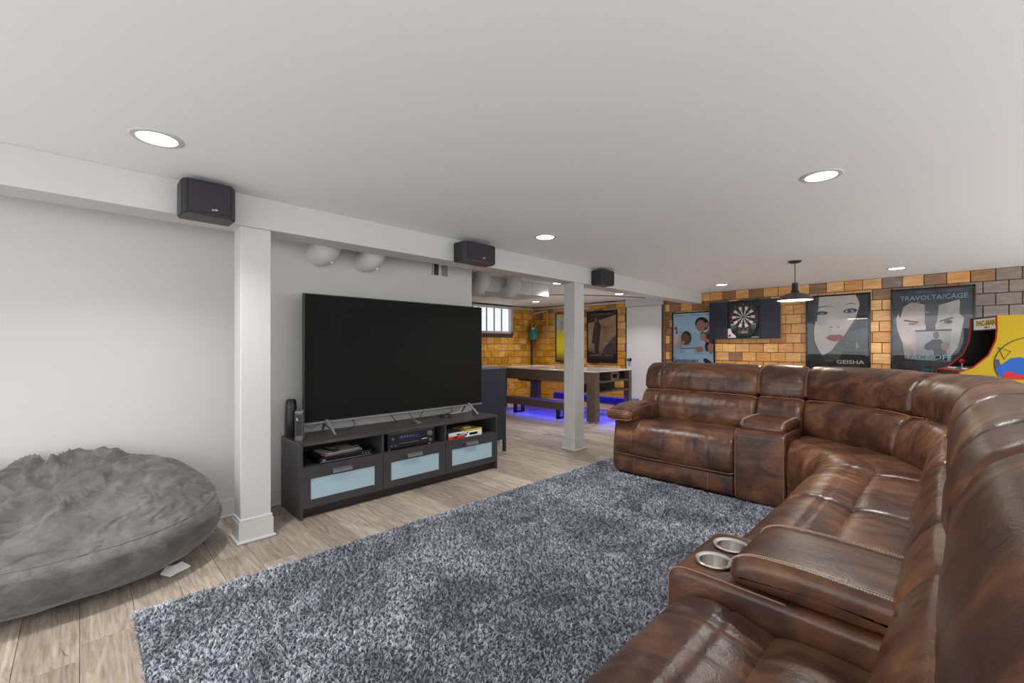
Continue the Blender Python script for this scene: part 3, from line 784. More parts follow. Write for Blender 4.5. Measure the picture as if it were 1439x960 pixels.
# things on and in the console
def topthing(name, lab, cat, loc, **k): return thing(name, lab, cat, loc, **k)
sp = topthing('computer_speaker', 'tall rounded black speaker at the left end of the media console', 'speaker', (-3.52, 1.135, CH))
prof = [(0,0),(.040,0),(.046,.01),(.047,.12),(.043,.22),(.038,.268),(.030,.278),(0,.272)]
bm = lathe(new(), prof, (-3.52,1.135,CH), 32); bmesh.ops.transform(bm, matrix=Matrix.Translation((-3.52,1.135,0)) @ Matrix.Diagonal((1.1,.9,1,1)) @ Matrix.Translation((3.52,-1.135,0)), verts=bm.verts)
obj('body', bm, M['black'], sp, smooth='auto')
md_ = topthing('cable_modem', 'slim black and silver modem box between the tall speaker and the television', 'modem', (-3.36, 1.135, CH))
MX = Matrix.Translation((-3.355,1.142,CH)) @ Matrix.Rotation(math.radians(-24),4,'Z')
bm = bx(new(), -.055,.075,-.026,.026,0,.205,bev=.006); bmesh.ops.transform(bm, matrix=MX, verts=bm.verts); obj('body', bm, M['grey'], md_)
bm = bx(new(), .0745,.078,-.020,.020,.04,.19,bev=.001); bmesh.ops.transform(bm, matrix=MX, verts=bm.verts); obj('front_panel', bm, M['blackg'], md_)
bm = bx(new(), -.053,.078,-.028,.028,.204,.211,bev=.002); bmesh.ops.transform(bm, matrix=MX, verts=bm.verts); obj('top_cap', bm, M['silver'], md_)
bm = bx(new(), .0778,.0795,-.016,-.004,.150,.156); bx(bm, .0778,.0795,-.016,-.008,.162,.168); bmesh.ops.transform(bm, matrix=MX, verts=bm.verts); obj('light_mark', bm, M['white'], md_)
SH = .3635
o = topthing('disc_player', 'flat black disc player on the left console shelf', 'disc player', (-3.34,1.43,SH))
obj('body', box(-3.48,-3.20,1.225,1.625,SH,SH+.042,bev=.002), M['blackg'], o)
obj('silver_strip', box(-3.2005,-3.198,1.23,1.62,SH+.008,SH+.012), M['steel'], o)
FX = lambda y, z, x=-3.197: Matrix.Translation((x,y,z)) @ Matrix.Rotation(math.pi/2,4,'Z') @ Matrix.Rotation(math.pi/2,4,'X')
text('logo', 'LG', .018, FX(1.255, SH+.024), M['white'], o)
for k in range(3):
    obj('knob', cyl(new(), (-3.20,1.55+k*.022,SH+.027), (-3.194,1.55+k*.022,SH+.027), .005, seg=12), M['steel'], o)
zz = SH+.043
for k, (dx, dy, a, c, lab) in enumerate(((0,0,.05,(.35,.20,.17),'thin pinkish magazine lying lowest on the disc player'), (.01,-.01,-.08,(.14,.13,.13),'thin dark magazine lying on the pinkish one'), (0,.005,.12,(.45,.43,.42),'thin pale magazine on top of the disc player pile'))):
    bm = bx(new(), -.10,.10,-.13,.13,0,.006,bev=.001); bmesh.ops.transform(bm, matrix=Matrix.Translation((-3.33+dx,1.40+dy,zz+k*.0065)) @ Matrix.Rotation(a,4,'Z'), verts=bm.verts)
    obj('magazine', bm, flat(*c), org=(-3.33+dx,1.40+dy,zz+k*.0065), label=lab, cat='magazine', group='magazines on the disc player')
for k, (y, a, lab) in enumerate(((1.345,.2,'dark remote control lying on the magazines'), (1.56,-.25,'grey remote control lying on the right end of the disc player'))):
    z = zz+(.0201 if k == 0 else .0); 
    r_ = topthing('remote_control', lab, 'remote control', (-3.31,y,z))
    MX = Matrix.Translation((-3.31,y,z)) @ Matrix.Rotation(a,4,'Z')
    bm = bx(new(), -.08,.08,-.02,.02,0,.015,bev=.004); bmesh.ops.transform(bm, matrix=MX, verts=bm.verts); obj('body', bm, M['grey'] if k else M['black'], r_)
    bm = new()
    for i in range(6):
        for j in range(3): bx(bm, -.065+i*.02,-.057+i*.02,-.013+j*.010,-.007+j*.010,.015,.017)
    bmesh.ops.transform(bm, matrix=MX, verts=bm.verts); obj('buttons', bm, M['silver'], r_, kind='stuff')
# receiver
o = topthing('stereo_receiver', 'black stereo receiver in the middle of the media console', 'receiver', (-3.34,1.96,SH))
ra, rb, rz0, rz1 = 1.765, 2.215, SH+.012, SH+.138; FXr = -3.205
obj('body', box(-3.50,FXr,ra,rb,rz0,rz1,bev=.002), M['black'], o)
obj('top_edge', box(FXr-.002,FXr+.001,ra,rb,rz1-.006,rz1), M['grey'], o)
obj('display', box(FXr,FXr+.0015,ra+.10,rb-.16,rz1-.055,rz1-.022), flat(.02,.02,.07), o)
for k in range(8): obj('button', box(FXr,FXr+.004,ra+.10+k*.024,ra+.115+k*.024,rz0+.030,rz0+.037), M['grey'], o)
for y, z, r in ((rb-.055,rz1-.040,.024),(rb-.05,rz0+.028,.012),(ra+.04,rz1-.045,.010),(ra+.03,rz0+.025,.007),(ra+.065,rz0+.025,.007)):
    obj('knob', cyl(new(), (FXr,y,z), (FXr+.015,y,z), r, r*.9, 20), M['grey'], o, smooth='auto')
obj('disc_slot', box(FXr,FXr+.001,rb-.13,rb-.075,rz0+.042,rz0+.046), M['white'], o)
for k in range(5): obj('readout', box(FXr+.0015,FXr+.002,ra+.115+k*.028,ra+.130+k*.028,rz1-.042,rz1-.034), flat(.25,.06,.10) if k > 2 else flat(.12,.16,.45), o)
bm = new()
for x in (-3.46,-3.24):
    for y in (ra+.03, rb-.03): cyl(bm, (x,y,SH), (x,y,SH+.013), .012, seg=12)
obj('feet', bm, M['steel'], o)
# boxes in right compartment
def gamebox(lab, y0, y1, h, x0, x1, topc, parts):
    t = topthing('board_game_box', lab, 'game box', ((x0+x1)/2,(y0+y1)/2,SH), group='boxed games on the right console shelf')
    obj('box_body', box(x0,x1,y0,y1,SH,SH+h,bev=.001), flat(*topc), t)
    for (a, b, c, d, col) in parts: obj('printed_side', box(x1,x1+.001,y0+a,y0+b,SH+c,SH+d), flat(*col), t)
gamebox('red and white game box at the left of the right shelf', 2.37, 2.555, .058, -3.42,-3.21, (.10,.11,.11),
        [(.0,.185,.0,.025,(.55,.03,.02)),(.0,.185,.025,.058,(.55,.60,.65)),(.05,.11,.006,.016,(.8,.7,.6)),(.09,.14,.028,.040,(.6,.42,.05)),(.155,.17,.03,.042,(.02,.02,.02))])
gamebox('white game box with yellow lid at the right of the right shelf', 2.56, 2.765, .066, -3.42,-3.21, (.45,.36,.02),
        [(.0,.205,.0,.05,(.70,.70,.70)),(.0,.205,.05,.066,(.48,.38,.02)),(.05,.15,.012,.034,(.60,.03,.03)),(.0,.02,.012,.03,(.02,.02,.02)),(.02,.035,.03,.045,(.02,.02,.02))])
obj('wooden_block', box(-3.30,-3.25,2.585,2.665,SH+.066,SH+.084,bev=.006), flat(.55,.40,.24), org=(-3.28,2.62,SH+.066), label='small tan block lying on the yellow-topped game box', cat='block')
# on top of console
r_ = topthing('remote_control', 'dark remote control lying on top of the media console', 'remote control', (-3.36,2.13,CH))
MX = Matrix.Translation((-3.37,2.13,CH)) @ Matrix.Rotation(-.25,4,'Z')
bm = bx(new(), -.085,.085,-.021,.021,0,.016,bev=.004); bmesh.ops.transform(bm, matrix=MX, verts=bm.verts); obj('body', bm, M['grey'], r_)
bm = bx(new(), .05,.08,-.015,.015,.0155,.018,bev=.001); bmesh.ops.transform(bm, matrix=MX, verts=bm.verts); obj('keypad', bm, M['silver'], r_)
obj('charging_puck', lathe(new(), [(0,0),(.055,0),(.058,.008),(.052,.018),(0,.02)], (-3.45,2.50,CH), 32), M['black'], org=(-3.45,2.50,CH), smooth='auto', label='flat round black puck behind the television foot', cat='puck')
rg = random.Random(5)
def cable(pts, lab, r=.0035, m=None, cat='cable', grp='cables behind the television', nm='cable'):
    P = [Vector(p) for p in pts]; out = []
    for i in range(len(P)-1):
        p0, p1, p2, p3 = P[max(i-1,0)], P[i], P[i+1], P[min(i+2,len(P)-1)]
        for j in range(8):
            u = j/8; out.append(.5*((2*p1)+(-p0+p2)*u+(2*p0-5*p1+4*p2-p3)*u*u+(-p0+3*p1-3*p2+p3)*u**3))
    out.append(P[-1]); return obj(nm, tube(new(), out, r, 8), m or M['black'], org=P[0], smooth='auto', label=lab, cat=cat, group=grp)
cable([(-3.49,1.30,.66),(-3.47,1.36,.60),(-3.48,1.45,CH+.005),(-3.45,1.55,CH+.005),(-3.49,1.62,.58),(-3.50,1.5,.68)], 'black cable looping behind the left television foot')
cable([(-3.50,1.90,.66),(-3.46,1.95,.590),(-3.42,1.97,CH+.016),(-3.49,2.02,CH+.012)], 'black cable hanging below the middle of the television')
cable([(-3.50,2.08,.68),(-3.44,2.12,.585),(-3.42,2.15,CH+.014),(-3.46,2.22,CH+.014),(-3.50,2.30,.62)], 'black cable drooping behind the remote control on the console')
cable([(-3.50,2.65,.68),(-3.47,2.60,.60),(-3.47,2.585,CH+.03),(-3.50,2.45,CH+.006)], 'black cable running to the round puck')
cable([(-3.53,1.16,CH+.02),(-3.52,1.22,.60),(-3.55,1.3,.57),(-3.55,1.4,.62)], 'thin black cable behind the modem box', r=.002)
cable([(-3.53,2.78,.62),(-3.50,2.72,.56),(-3.52,2.62,CH+.006),(-3.53,2.85,CH+.006)], 'white cable behind the right television foot', m=M['white'])

# ------------------------------------------------------------------ wall speakers
def wall_speaker(y0, y1, z0, z1, x1, lab, logo=None, chamf=.035, side=0):
    t = thing('wall_speaker', lab, 'speaker', (-3.047,(y0+y1)/2,(z0+z1)/2), 'black speakers on the white beam')
    poly = [(-3.047,y0),(x1-chamf,y0),(x1,y0+chamf*.7),(x1,y1-chamf*.7),(x1-chamf,y1),(-3.047,y1)]
    bm = prism(new(), poly, lambda u, v, w: (u, v, w), z0, z1)
    es = list(bm.edges); bmesh.ops.bevel(bm, geom=es, offset=.008, segments=2, affect='EDGES'); obj('cabinet', bm, M['black'], t)
    obj('grille', box(x1-.004, x1+.006, y0+chamf*.9, y1-chamf*.9, z0+.018, z1-.014, bev=.005), mat('speaker_cloth', (.022,.020,.024), .8), t)
    obj('bracket', box(-3.047,-3.03,(y0+y1)/2-.03,(y0+y1)/2+.03,z1-.005,z1+.008), M['black'], t)
    if logo: text('logo', logo, .016, FX(*logo_pos(y0,y1,z0), x1+.0063), M['white'], t)
def logo_pos(y0, y1, z0): return ((y0+y1)/2+.02, z0+.04)
wall_speaker(.385, .640, 1.925, 2.118, -2.88, 'black wall speaker on the beam beside the nearer white column', 'polk')
wall_speaker(2.30, 2.665, 1.94, 2.105, -2.88, 'wide black wall speaker on the beam above the television', 'polk')
wall_speaker(4.345, 4.60, 1.94, 2.118, -2.88, 'small black wall speaker on the beam past the far column', None, .02)

# ------------------------------------------------------------------ bar cabinet beyond the television wall
t = thing('bar_cabinet', 'tall blue-black bar cabinet behind the right edge of the television', 'cabinet', (-4.0, 3.26, 0))
obj('cabinet_body', box(-4.45, -3.665, 3.00, 3.49, .14, .955, bev=.002), M['bluecab'], t)
obj('front_panel', box(-3.665, -3.645, 2.995, 3.51, .14, .955, bev=.002), M['bluecab'], t)
for x, y in ((-3.67,3.475),(-4.44,3.475),(-4.44,3.01)): obj('leg', box(x, x+.03, y, y+.035, 0, .15, bev=.002), M['bluecab'], t)
obj('countertop', box(-4.47, -3.63, 2.992, 3.515, .955, .978, bev=.003), mat('blue_grey_top', (.13,.16,.20), .3), t)
o = thing('tabletop_console', 'small black box with round knobs on the bar cabinet', 'electronic box', (-4.2,3.4,.978))
obj('body', box(-4.32,-4.12,3.16,3.50,.978,1.025,bev=.006), M['navy'], o)
for k in range(3): obj('knob', cyl(new(), (-4.12,3.24+k*.09,1.0), (-4.105,3.24+k*.09,1.0), .014, seg=16), M['silver'], o)

# ------------------------------------------------------------------ game table
GX0, GX1, GY0, GY1 = -6.15, -3.93, 5.71, 6.80
t = thing('game_table', 'brown wood game table with a pale top and open end shelves', 'table', ((GX0+GX1)/2,(GY0+GY1)/2,0))
bm = new(); bx(bm, GX0, GX1, GY0, GY0+.03, .615, .80, bev=.003); bx(bm, GX0, GX1, GY1-.03, GY1, .615, .80, bev=.003); bx(bm, GX0, GX0+.03, GY0, GY1, .615, .80, bev=.003)
obj('apron', bm, M['barn'], t)
obj('tabletop', box(GX0-.01, GX1+.01, GY0-.01, GY1+.01, .80, .822, bev=.003), M['playfield'], t)
for (x, y, w1, w2) in ((GX1-.155,GY0-.008,.16,.13),(GX1-.095,GY1-.085,.10,.09),(GX0,GY0-.008,.14,.12),(GX0,GY1-.12,.14,.12)):
    obj('leg', box(x, x+w1, y, y+w2, .022, .80, bev=.004), M['barnv'], t)
    obj('leveler', cyl(new(), (x+w1/2,y+w2/2,0), (x+w1/2,y+w2/2,.024), .035, seg=20), M['steel'], t)
for z in (.475, .64): obj('shelf_rail', box(GX1-.28, GX1-.005, GY0+.13, GY1-.09, z-.012, z+.014, bev=.002), M['barn'], t)
obj('inner_back', box(GX1-.30, GX1-.28, GY0+.10, GY1-.08, .46, .80), flat(.012,.012,.014), t)
for y in (6.17, 6.40): obj('divider', box(GX1-.26, GX1-.005, y, y+.015, .655, .80), M['barnv'], t)
bm = new(); bx(bm, GX1-.02, GX1-.01, 6.185, 6.40, .655, .69); bx(bm, GX1-.02, GX1-.01, 6.185, 6.40, .755, .80); bx(bm, GX1-.02, GX1-.01, 6.185, 6.225, .69, .755); bx(bm, GX1-.02, GX1-.01, 6.36, 6.40, .69, .755)
obj('slot_panel', bm, M['barn'], t)
obj('support_rail', box(-5.9, -5.35, 6.0, 6.05, .56, .60), M['black'], t)
obj('led_strip', box(GX0+.1, GX1-.35, 6.22, 6.26, .788, .80), mat('blue_led', (0,0,.5), .5, emit=(.02,.04,1), es=6), t)
for x, y, z, sx, sy, e, sp in ((-5.15,6.24,.78,1.6,.15,BLUE_W,120), (-5.15,5.79,.15,1.5,.08,BLUE_W*.75,160), (-4.02,6.2,.44,.12,.7,BLUE_W*.9,140), (-4.6,6.99,.14,1.2,.08,BLUE_W*.2,150)):
    l = bpy.data.lights.new('blue_strip', 'AREA'); l.shape = 'RECTANGLE'; l.size = sx; l.size_y = sy; l.energy = e; l.color = (.03,.05,1); l.spread = math.radians(sp)
    lo = bpy.data.objects.new('blue_strip', l); COL.objects.link(lo); lo.parent = t; lo.location = Vector((x, y, z))-t.location
obj('score_plate', box(-5.55,-5.35,6.15,6.28,.8225,.828,bev=.002), M['grey'], t)
def bench(x0, x1, y0, y1, lab, m):
    b = thing('low_bench', lab, 'bench', ((x0+x1)/2,(y0+y1)/2,0), 'low benches by the game table')
    obj('bench_top', box(x0, x1, y0, y1, .155, .275, bev=.003), m, b)
    for x in (x0+.28, x1-.38):
        bm = new(); bx(bm, x, x+.05, y0+.01, y0+.06, 0, .155); bx(bm, x, x+.05, y1-.06, y1-.01, 0, .155); bx(bm, x, x+.05, y0+.01, y1-.01, 0, .03)
        obj('leg', bm, M['black'], b)
bench(-5.97, -4.30, 5.66, 5.92, 'brown wooden low bench in front of the game table', M['barn'])
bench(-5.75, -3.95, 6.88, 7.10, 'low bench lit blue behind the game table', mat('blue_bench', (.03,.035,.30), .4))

# gas meter, pipes in the far corner
t = thing('gas_meter', 'teal gas meter with brass pipes in the far tiled corner', 'meter', (-6.93, 7.58, 1.5))
teal = mat('teal_enamel', (.04,.20,.17), .35)
bm = new(); bx(bm, -7.02,-6.84,7.49,7.66,1.36,1.60,bev=.04,seg=4); obj('meter_body', bm, teal, t, smooth='auto')
bm = new(); bx(bm, -7.03,-6.83,7.48,7.67,1.575,1.60,bev=.006); cyl(bm, (-6.98,7.56,1.6),(-6.98,7.56,1.66),.03); cyl(bm, (-6.88,7.56,1.6),(-6.88,7.56,1.66),.03); obj('meter_cap', bm, teal, t)
obj('meter_dial', box(-6.90,-6.83,7.475,7.49,1.60,1.65,bev=.004), M['white'], t)
brass = mat('brass_pipe', (.50,.26,.07), .4, .6)
obj('inlet_pipe', tube(new(), [(-6.98,7.56,1.66),(-6.98,7.58,1.74),(-6.85,7.62,1.76),(-6.70,7.64,1.80),(-6.62,7.66,1.82)], .022, 12), brass, t, smooth='auto')
obj('outlet_pipe', tube(new(), [(-6.88,7.56,1.66),(-6.85,7.58,1.71),(-6.78,7.62,1.75),(-6.62,7.66,1.72)], .018, 12), brass, t, smooth='auto')
obj('wall_pipe', tube(new(), [(-6.62,7.69,2.13),(-6.62,7.69,1.62)], .018, 12), brass, t, smooth='auto')
obj('branch_pipe', tube(new(), [(-7.04,7.66,2.08),(-7.04,7.66,1.98),(-6.62,7.68,2.03)], .018, 10), M['trim'], t, smooth='auto')
obj('down_pipe', tube(new(), [(-7.03,7.62,1.7),(-7.03,7.62,.0)], .025, 12), M['black'], t, smooth='auto')
o = thing('wall_faucet', 'small pale valve low on the tiled wall under the table', 'valve', (-6.0,7.70,.55))
obj('valve_body', cyl(new(), (-6.0,7.74,.50),(-6.0,7.66,.50),.02), M['trim'], o); obj('valve_wheel', cyl(new(), (-6.0,7.68,.50),(-6.0,7.68,.56),.03), M['trim'], o)

# ------------------------------------------------------------------ posters
def PY(x, z, y): return Matrix.Translation((x, y, z)) @ Matrix.Rotation(math.pi/2, 4, 'X')
def poster(x0, x1, z0, z1, lab, bg, fw=.022):
    yb = YB-.010
    t = thing('framed_poster', lab, 'poster', ((x0+x1)/2, YB-.01, z0), 'framed posters on the tiled wall')
    bm = new(); d = .026
    bx(bm, x0, x1, yb-d, yb, z1-fw, z1, bev=.003); bx(bm, x0, x1, yb-d, yb, z0, z0+fw, bev=.003); bx(bm, x0, x0+fw, yb-d, yb, z0, z1, bev=.003); bx(bm, x1-fw, x1, yb-d, yb, z0, z1, bev=.003)
    obj('frame', bm, M['blackg'], t)
    obj('print', box(x0+fw*.7, x1-fw*.7, yb-.008, yb-.002, z0+fw*.7, z1-fw*.7), bg, t)
    obj('glass_pane', box(x0+fw*.8, x1-fw*.8, yb-.020, yb-.018, z0+fw*.8, z1-fw*.8), M['glass'], t)
    t['_y'] = 0; del t['_y']
    st = {'k': 0}
    def art(poly, col, nm='printed_shape'):
        st['k'] += 1; y = yb-.008-.00028*st['k']
        xa, xb, za, zb = x0+fw, x1-fw, z0+fw, z1-fw
        P = [(min(max(x0+fw+u*(x1-x0-2*fw), xa), xb), min(max(z0+fw+v*(z1-z0-2*fw), za), zb)) for u, v in poly]
        Q = [P[0]]
        for p in P[1:]:
            if abs(p[0]-Q[-1][0])+abs(p[1]-Q[-1][1]) > 1e-4: Q.append(p)
        if abs(Q[0][0]-Q[-1][0])+abs(Q[0][1]-Q[-1][1]) < 1e-4: Q.pop()
        bm = new(); vs = [bm.verts.new((p[0], y, p[1])) for p in Q]; bm.faces.new(vs)
        obj(nm, bm, col if hasattr(col, 'node_tree') else flat(*col), t)
    def word(s, u, v, size, width, col, bold=0, nm='lettering'):
        text(nm, s, size, PY(x0+fw+u*(x1-x0-2*fw), z0+fw+v*(z1-z0-2*fw), yb-.0176), flat(*col), t, ext=.0003, width=width*(x1-x0-2*fw), bold=bold)
    return t, art, word
def noisy(name, a, b, scale=4, dist=1.0, sc=(1,1,1)):
    m = mat(name, a, .6); n = noise_t(m, mapped(m, sc, 'World'), scale, 5, .6, dist)
    r = ramp(m, [(.3,a),(.7,b)]); m.node_tree.links.new(n, r.inputs[0]); setc(m, r.outputs[0]); return m

# sky blue comedy poster
t, art, word = poster(-3.625, -2.865, .845, 1.822, 'light blue framed poster with laughing faces, left of the dartboard', noisy('sky_print', (.30,.56,.78), (.58,.78,.90), 5))
art([(0,.0),(0,.24),(1,.20),(1,0)], (.55,.78,.92)); art([(.0,.33),(.0,.60),(.20,.60),(.22,.33)], (.50,.47,.45))
art([(.17,.33),(.17,.60),(.2,.62),(.23,.35)], (.42,.40,.39))
art(ell(.33,.53,.13,.135,rot=-.3), (.03,.02,.018)); art(ell(.31,.505,.105,.115,rot=-.3), (.22,.10,.06)); art(ell(.26,.45,.035,.018), (.6,.55,.5))
art(ell(.72,.79,.17,.13,rot=-.2), (.025,.016,.012)); art(ell(.69,.755,.11,.11,rot=.3), (.42,.20,.13)); art(ell(.84,.77,.06,.05), (.40,.2,.14))
art([(.78,.62),(.98,.72),(1,.80),(1,.40),(.85,.45)], (.06,.06,.07)); art(ell(.93,.66,.06,.09), (.45,.25,.18))
art(ell(.74,.60,.055,.05), (.05,.03,.02)); art(ell(.74,.545,.06,.075), (.48,.22,.16)); art(ell(.84,.50,.07,.075), (.42,.18,.13)); art(ell(.88,.55,.06,.05), (.03,.02,.02))
art(ell(.86,.36,.07,.09,rot=.3), (.03,.03,.04)); art(ell(.93,.33,.07,.10,rot=.2), (.52,.27,.21)); art([(.20,.315),(.62,.335),(.62,.35),(.20,.335)], (.20,.15,.15))
art(ell(.66,.315,.09,.05), (.48,.24,.16)); art(ell(.87,.07,.13,.05,rot=-.5), (.02,.015,.015)); art(ell(.86,.03,.06,.035), (.5,.3,.2))
art([(.03,.74),(.10,.76),(.11,.61),(.06,.61),(.075,.70),(.02,.69)], (.42,.05,.08))
word('HOUSEGUEST', .33, .075, .095, .62, (.01,.14,.42), .003); word('SINBAD', .14, .962, .05, .24, (.06,.22,.42)); word('PHIL HARTMAN', .70, .962, .05, .50, (.06,.22,.42))
word('THE', .05, .13, .03, .06, (.5,.05,.05))

# face with red lips
t, art, word = poster(-1.552, -.798, .855, 1.957, 'dark framed poster of a pale face with red lips, right of the dartboard', noisy('smoke_print', (.012,.016,.024), (.05,.06,.075), 6))
skin = noisy('skin_print', (.60,.575,.56), (.74,.71,.69), 3)
art([(.16,1),(.80,1),(.86,.88),(.84,.72),(.74,.60),(.62,.46),(.50,.36),(.42,.27),(.33,.20),(.24,.20),(.17,.30),(.12,.40),(.11,.52),(.13,.66),(.12,.80)], skin)
art([(0,1),(.17,1),(.15,.80),(.13,.64),(.10,.50),(.11,.38),(.20,.22),(.30,.17),(.18,.12),(0,.10)], (.045,.052,.065))
art([(.14,1),(.20,1),(.18,.80),(.16,.66),(.13,.66),(.10,.80)], (.09,.095,.105))
art([(.82,1),(.86,.86),(.80,.70),(.72,.60),(.60,.44),(.61,.42),(.75,.58),(.84,.70),(.88,.85),(.87,1)], (.10,.09,.09))
art([(.84,1),(1,1),(1,.50),(.80,.64),(.87,.80)], (.03,.035,.045))
art([(.15,.845),(.30,.865),(.44,.85),(.44,.855),(.30,.875),(.15,.86)], (.10,.09,.09)); art([(.60,.865),(.72,.885),(.84,.875),(.72,.897)], (.09,.08,.08))
art(ell(.25,.775,.10,.026), (.07,.07,.08)); art(ell(.25,.768,.045,.018), (.25,.25,.27)); art(ell(.71,.79,.11,.032,rot=.05), (.06,.06,.07)); art(ell(.70,.785,.075,.022), (.45,.47,.50)); art(ell(.70,.787,.032,.022), (.07,.14,.22)); art(ell(.70,.787,.014,.010), (.01,.01,.015))
art(ell(.40,.575,.025,.012), (.30,.27,.26)); art(ell(.52,.58,.022,.011), (.30,.27,.26))
art([(.31,.435),(.38,.47),(.44,.478),(.47,.468),(.51,.48),(.57,.468),(.62,.44),(.56,.40),(.47,.38),(.38,.395)], (.42,.02,.035)); art([(.31,.435),(.47,.445),(.62,.44),(.47,.437)], (.16,.01,.015))
art([(.42,.26),(.56,.40),(.70,.52),(.98,.56),(.98,.12),(.30,.12),(.24,.18)], noisy('robe_print', (.04,.045,.055), (.14,.15,.165), 22)); art([(.52,.12),(.60,.25),(.98,.24),(.98,.12)], (.02,.024,.032))
art(ell(.82,.33,.012,.05,8), (.5,.5,.5)); art(ell(.83,.31,.035,.012,8), (.4,.4,.4))
word('GEISHA', .71, .105, .075, .44, (.75,.74,.72), .0012); word('MEMOIRS OF A', .38, .112, .016, .16, (.35,.35,.35))
for k in range(3): art([(.18+.24*k,.035),(.38+.24*k,.035),(.38+.24*k,.045),(.18+.24*k,.045)], (.12,.13,.15))

# two faces poster
t, art, word = poster(-.591, .190, .850, 1.965, 'dark framed poster of two large faces, behind the arcade cabinet', noisy('night_print', (.010,.014,.024), (.06,.075,.10), 7))
f1 = noisy('face_left_print', (.30,.24,.225), (.55,.48,.465), 3); f2 = noisy('face_right_print', (.33,.32,.31), (.58,.57,.56), 3)
art([(.12,.80),(.20,.86),(.42,.82),(.44,.60),(.40,.30),(.34,.15),(.16,.17),(.13,.36),(.06,.52),(.04,.66)], f1)
art([(.58,.80),(.84,.86),(.90,.66),(.86,.46),(.82,.30),(.70,.16),(.58,.20),(.56,.36),(.55,.60)], f2)
art([(.42,.84),(.60,.84),(.57,.60),(.50,.52),(.42,.58)], noisy('blend_print', (.06,.06,.07), (.12,.12,.13), 4))
art([(.40,.50),(.60,.50),(.57,.20),(.40,.20)], (.30,.29,.29))
art([(.0,.86),(.10,.66),(.14,.80),(.24,.85),(.55,.82),(.85,.86),(.84,.70),(.92,.62),(1,.75),(1,.93),(0,.93)], (.045,.05,.06))
art([(.14,.625),(.34,.60),(.34,.615),(.16,.645)], (.05,.035,.03)); art(ell(.26,.59,.06,.014), (.16,.14,.15)); art([(.60,.62),(.76,.66),(.78,.645),(.60,.605)], (.04,.035,.03)); art(ell(.71,.605,.055,.024), (.10,.10,.10)); art(ell(.715,.602,.02,.017), (.02,.02,.02))
art([(.30,.50),(.74,.50),(.74,.14),(.32,.15)], (.33,.335,.36)); art([(.29,.51),(.75,.52),(.75,.50),(.30,.495)], (.02,.02,.03))
art(ell(.56,.45,.04,.045), (.14,.10,.09)); art([(.42,.34),(.52,.40),(.62,.40),(.68,.30),(.70,.15),(.56,.15),(.52,.28),(.46,.27),(.41,.29)], (.03,.035,.05)); art(ell(.67,.32,.055,.05), (.30,.17,.14))
word('TRAVOLTA/CAGE', .52, .90, .085, .84, (.24,.46,.60)); word('FACE/OFF', .47, .185, .085, .56, (.40,.68,.78), .0008); word('JUNE 27', .46, .035, .030, .16, (.02,.36,.46), .0008)
for k in range(4): art([(.12,.085+k*.014),(.80,.085+k*.014),(.80,.092+k*.014),(.12,.092+k*.014)], (.10,.10,.11))
for k in range(2): art([(.30+k*.34,.965),(.54+k*.34,.965),(.54+k*.34,.975),(.30+k*.34,.975)], (.10,.13,.17))

# coat figure poster
t, art, word = poster(-5.515, -4.775, .868, 1.957, 'brown framed poster of a standing figure in a long coat, beside the white door', noisy('dust_print', (.32,.21,.14), (.72,.50,.32), 2.2))
art([(0,1),(1,1),(1,.93),(.60,.86),(.30,.82),(0,.78)], (.045,.038,.045)); art([(.45,.10),(.60,.30),(.80,.42),(1,.56),(1,0),(.4,0)], noisy('hill_print', (.10,.075,.065), (.26,.18,.13), 5)); art([(0,0),(0,.22),(.3,.15),(1,.16),(1,0)], (.065,.045,.055))
art([(.24,.86),(.30,.90),(.36,.86),(.40,.80),(.47,.72),(.44,.55),(.40,.34),(.38,.16),(.26,.16),(.24,.34),(.18,.36),(.14,.38),(.20,.66),(.24,.78)], noisy('coat_print', (.03,.028,.028), (.11,.09,.08), 14))
art(ell(.28,.845,.035,.045), (.35,.24,.18)); art([(.27,.80),(.31,.80),(.31,.20),(.27,.20)], (.14,.085,.06)); art([(.18,.36),(.23,.38),(.22,.32),(.18,.31)], (.5,.45,.4))
word('PRIMAL FEAR', .49, .128, .055, .82, (.55,.48,.44), .001); word('RICHARD GERE', .50, .945, .035, .74, (.50,.48,.48))
for k in range(9): art([(.56,.70-k*.038),(.70+.03*(k%3),.70-k*.038),(.70+.03*(k%3),.707-k*.038),(.56,.707-k*.038)], (.17,.12,.10))
for k in range(3): art([(.1,.05+k*.02),(.9,.05+k*.02),(.9,.06+k*.02),(.1,.06+k*.02)], (.16,.12,.13))

# yellow poster behind the column
t, art, word = poster(-6.385, -5.645, .868, 1.957, 'bright yellow framed poster half hidden by the far column', flat(.70,.58,.01))
art([(0,.92),(1,.92),(1,.66),(0,.66)], (.50,.56,.50)); art([(0,.66),(1,.62),(1,.55),(0,.62)], (.68,.50,.02)); art(ell(.42,.20,.12,.10), (.16,.05,.03))
word('The', .42, .86, .08, .22, (.10,.16,.20)); word('The', .28, .80, .08, .24, (.25,.34,.36))

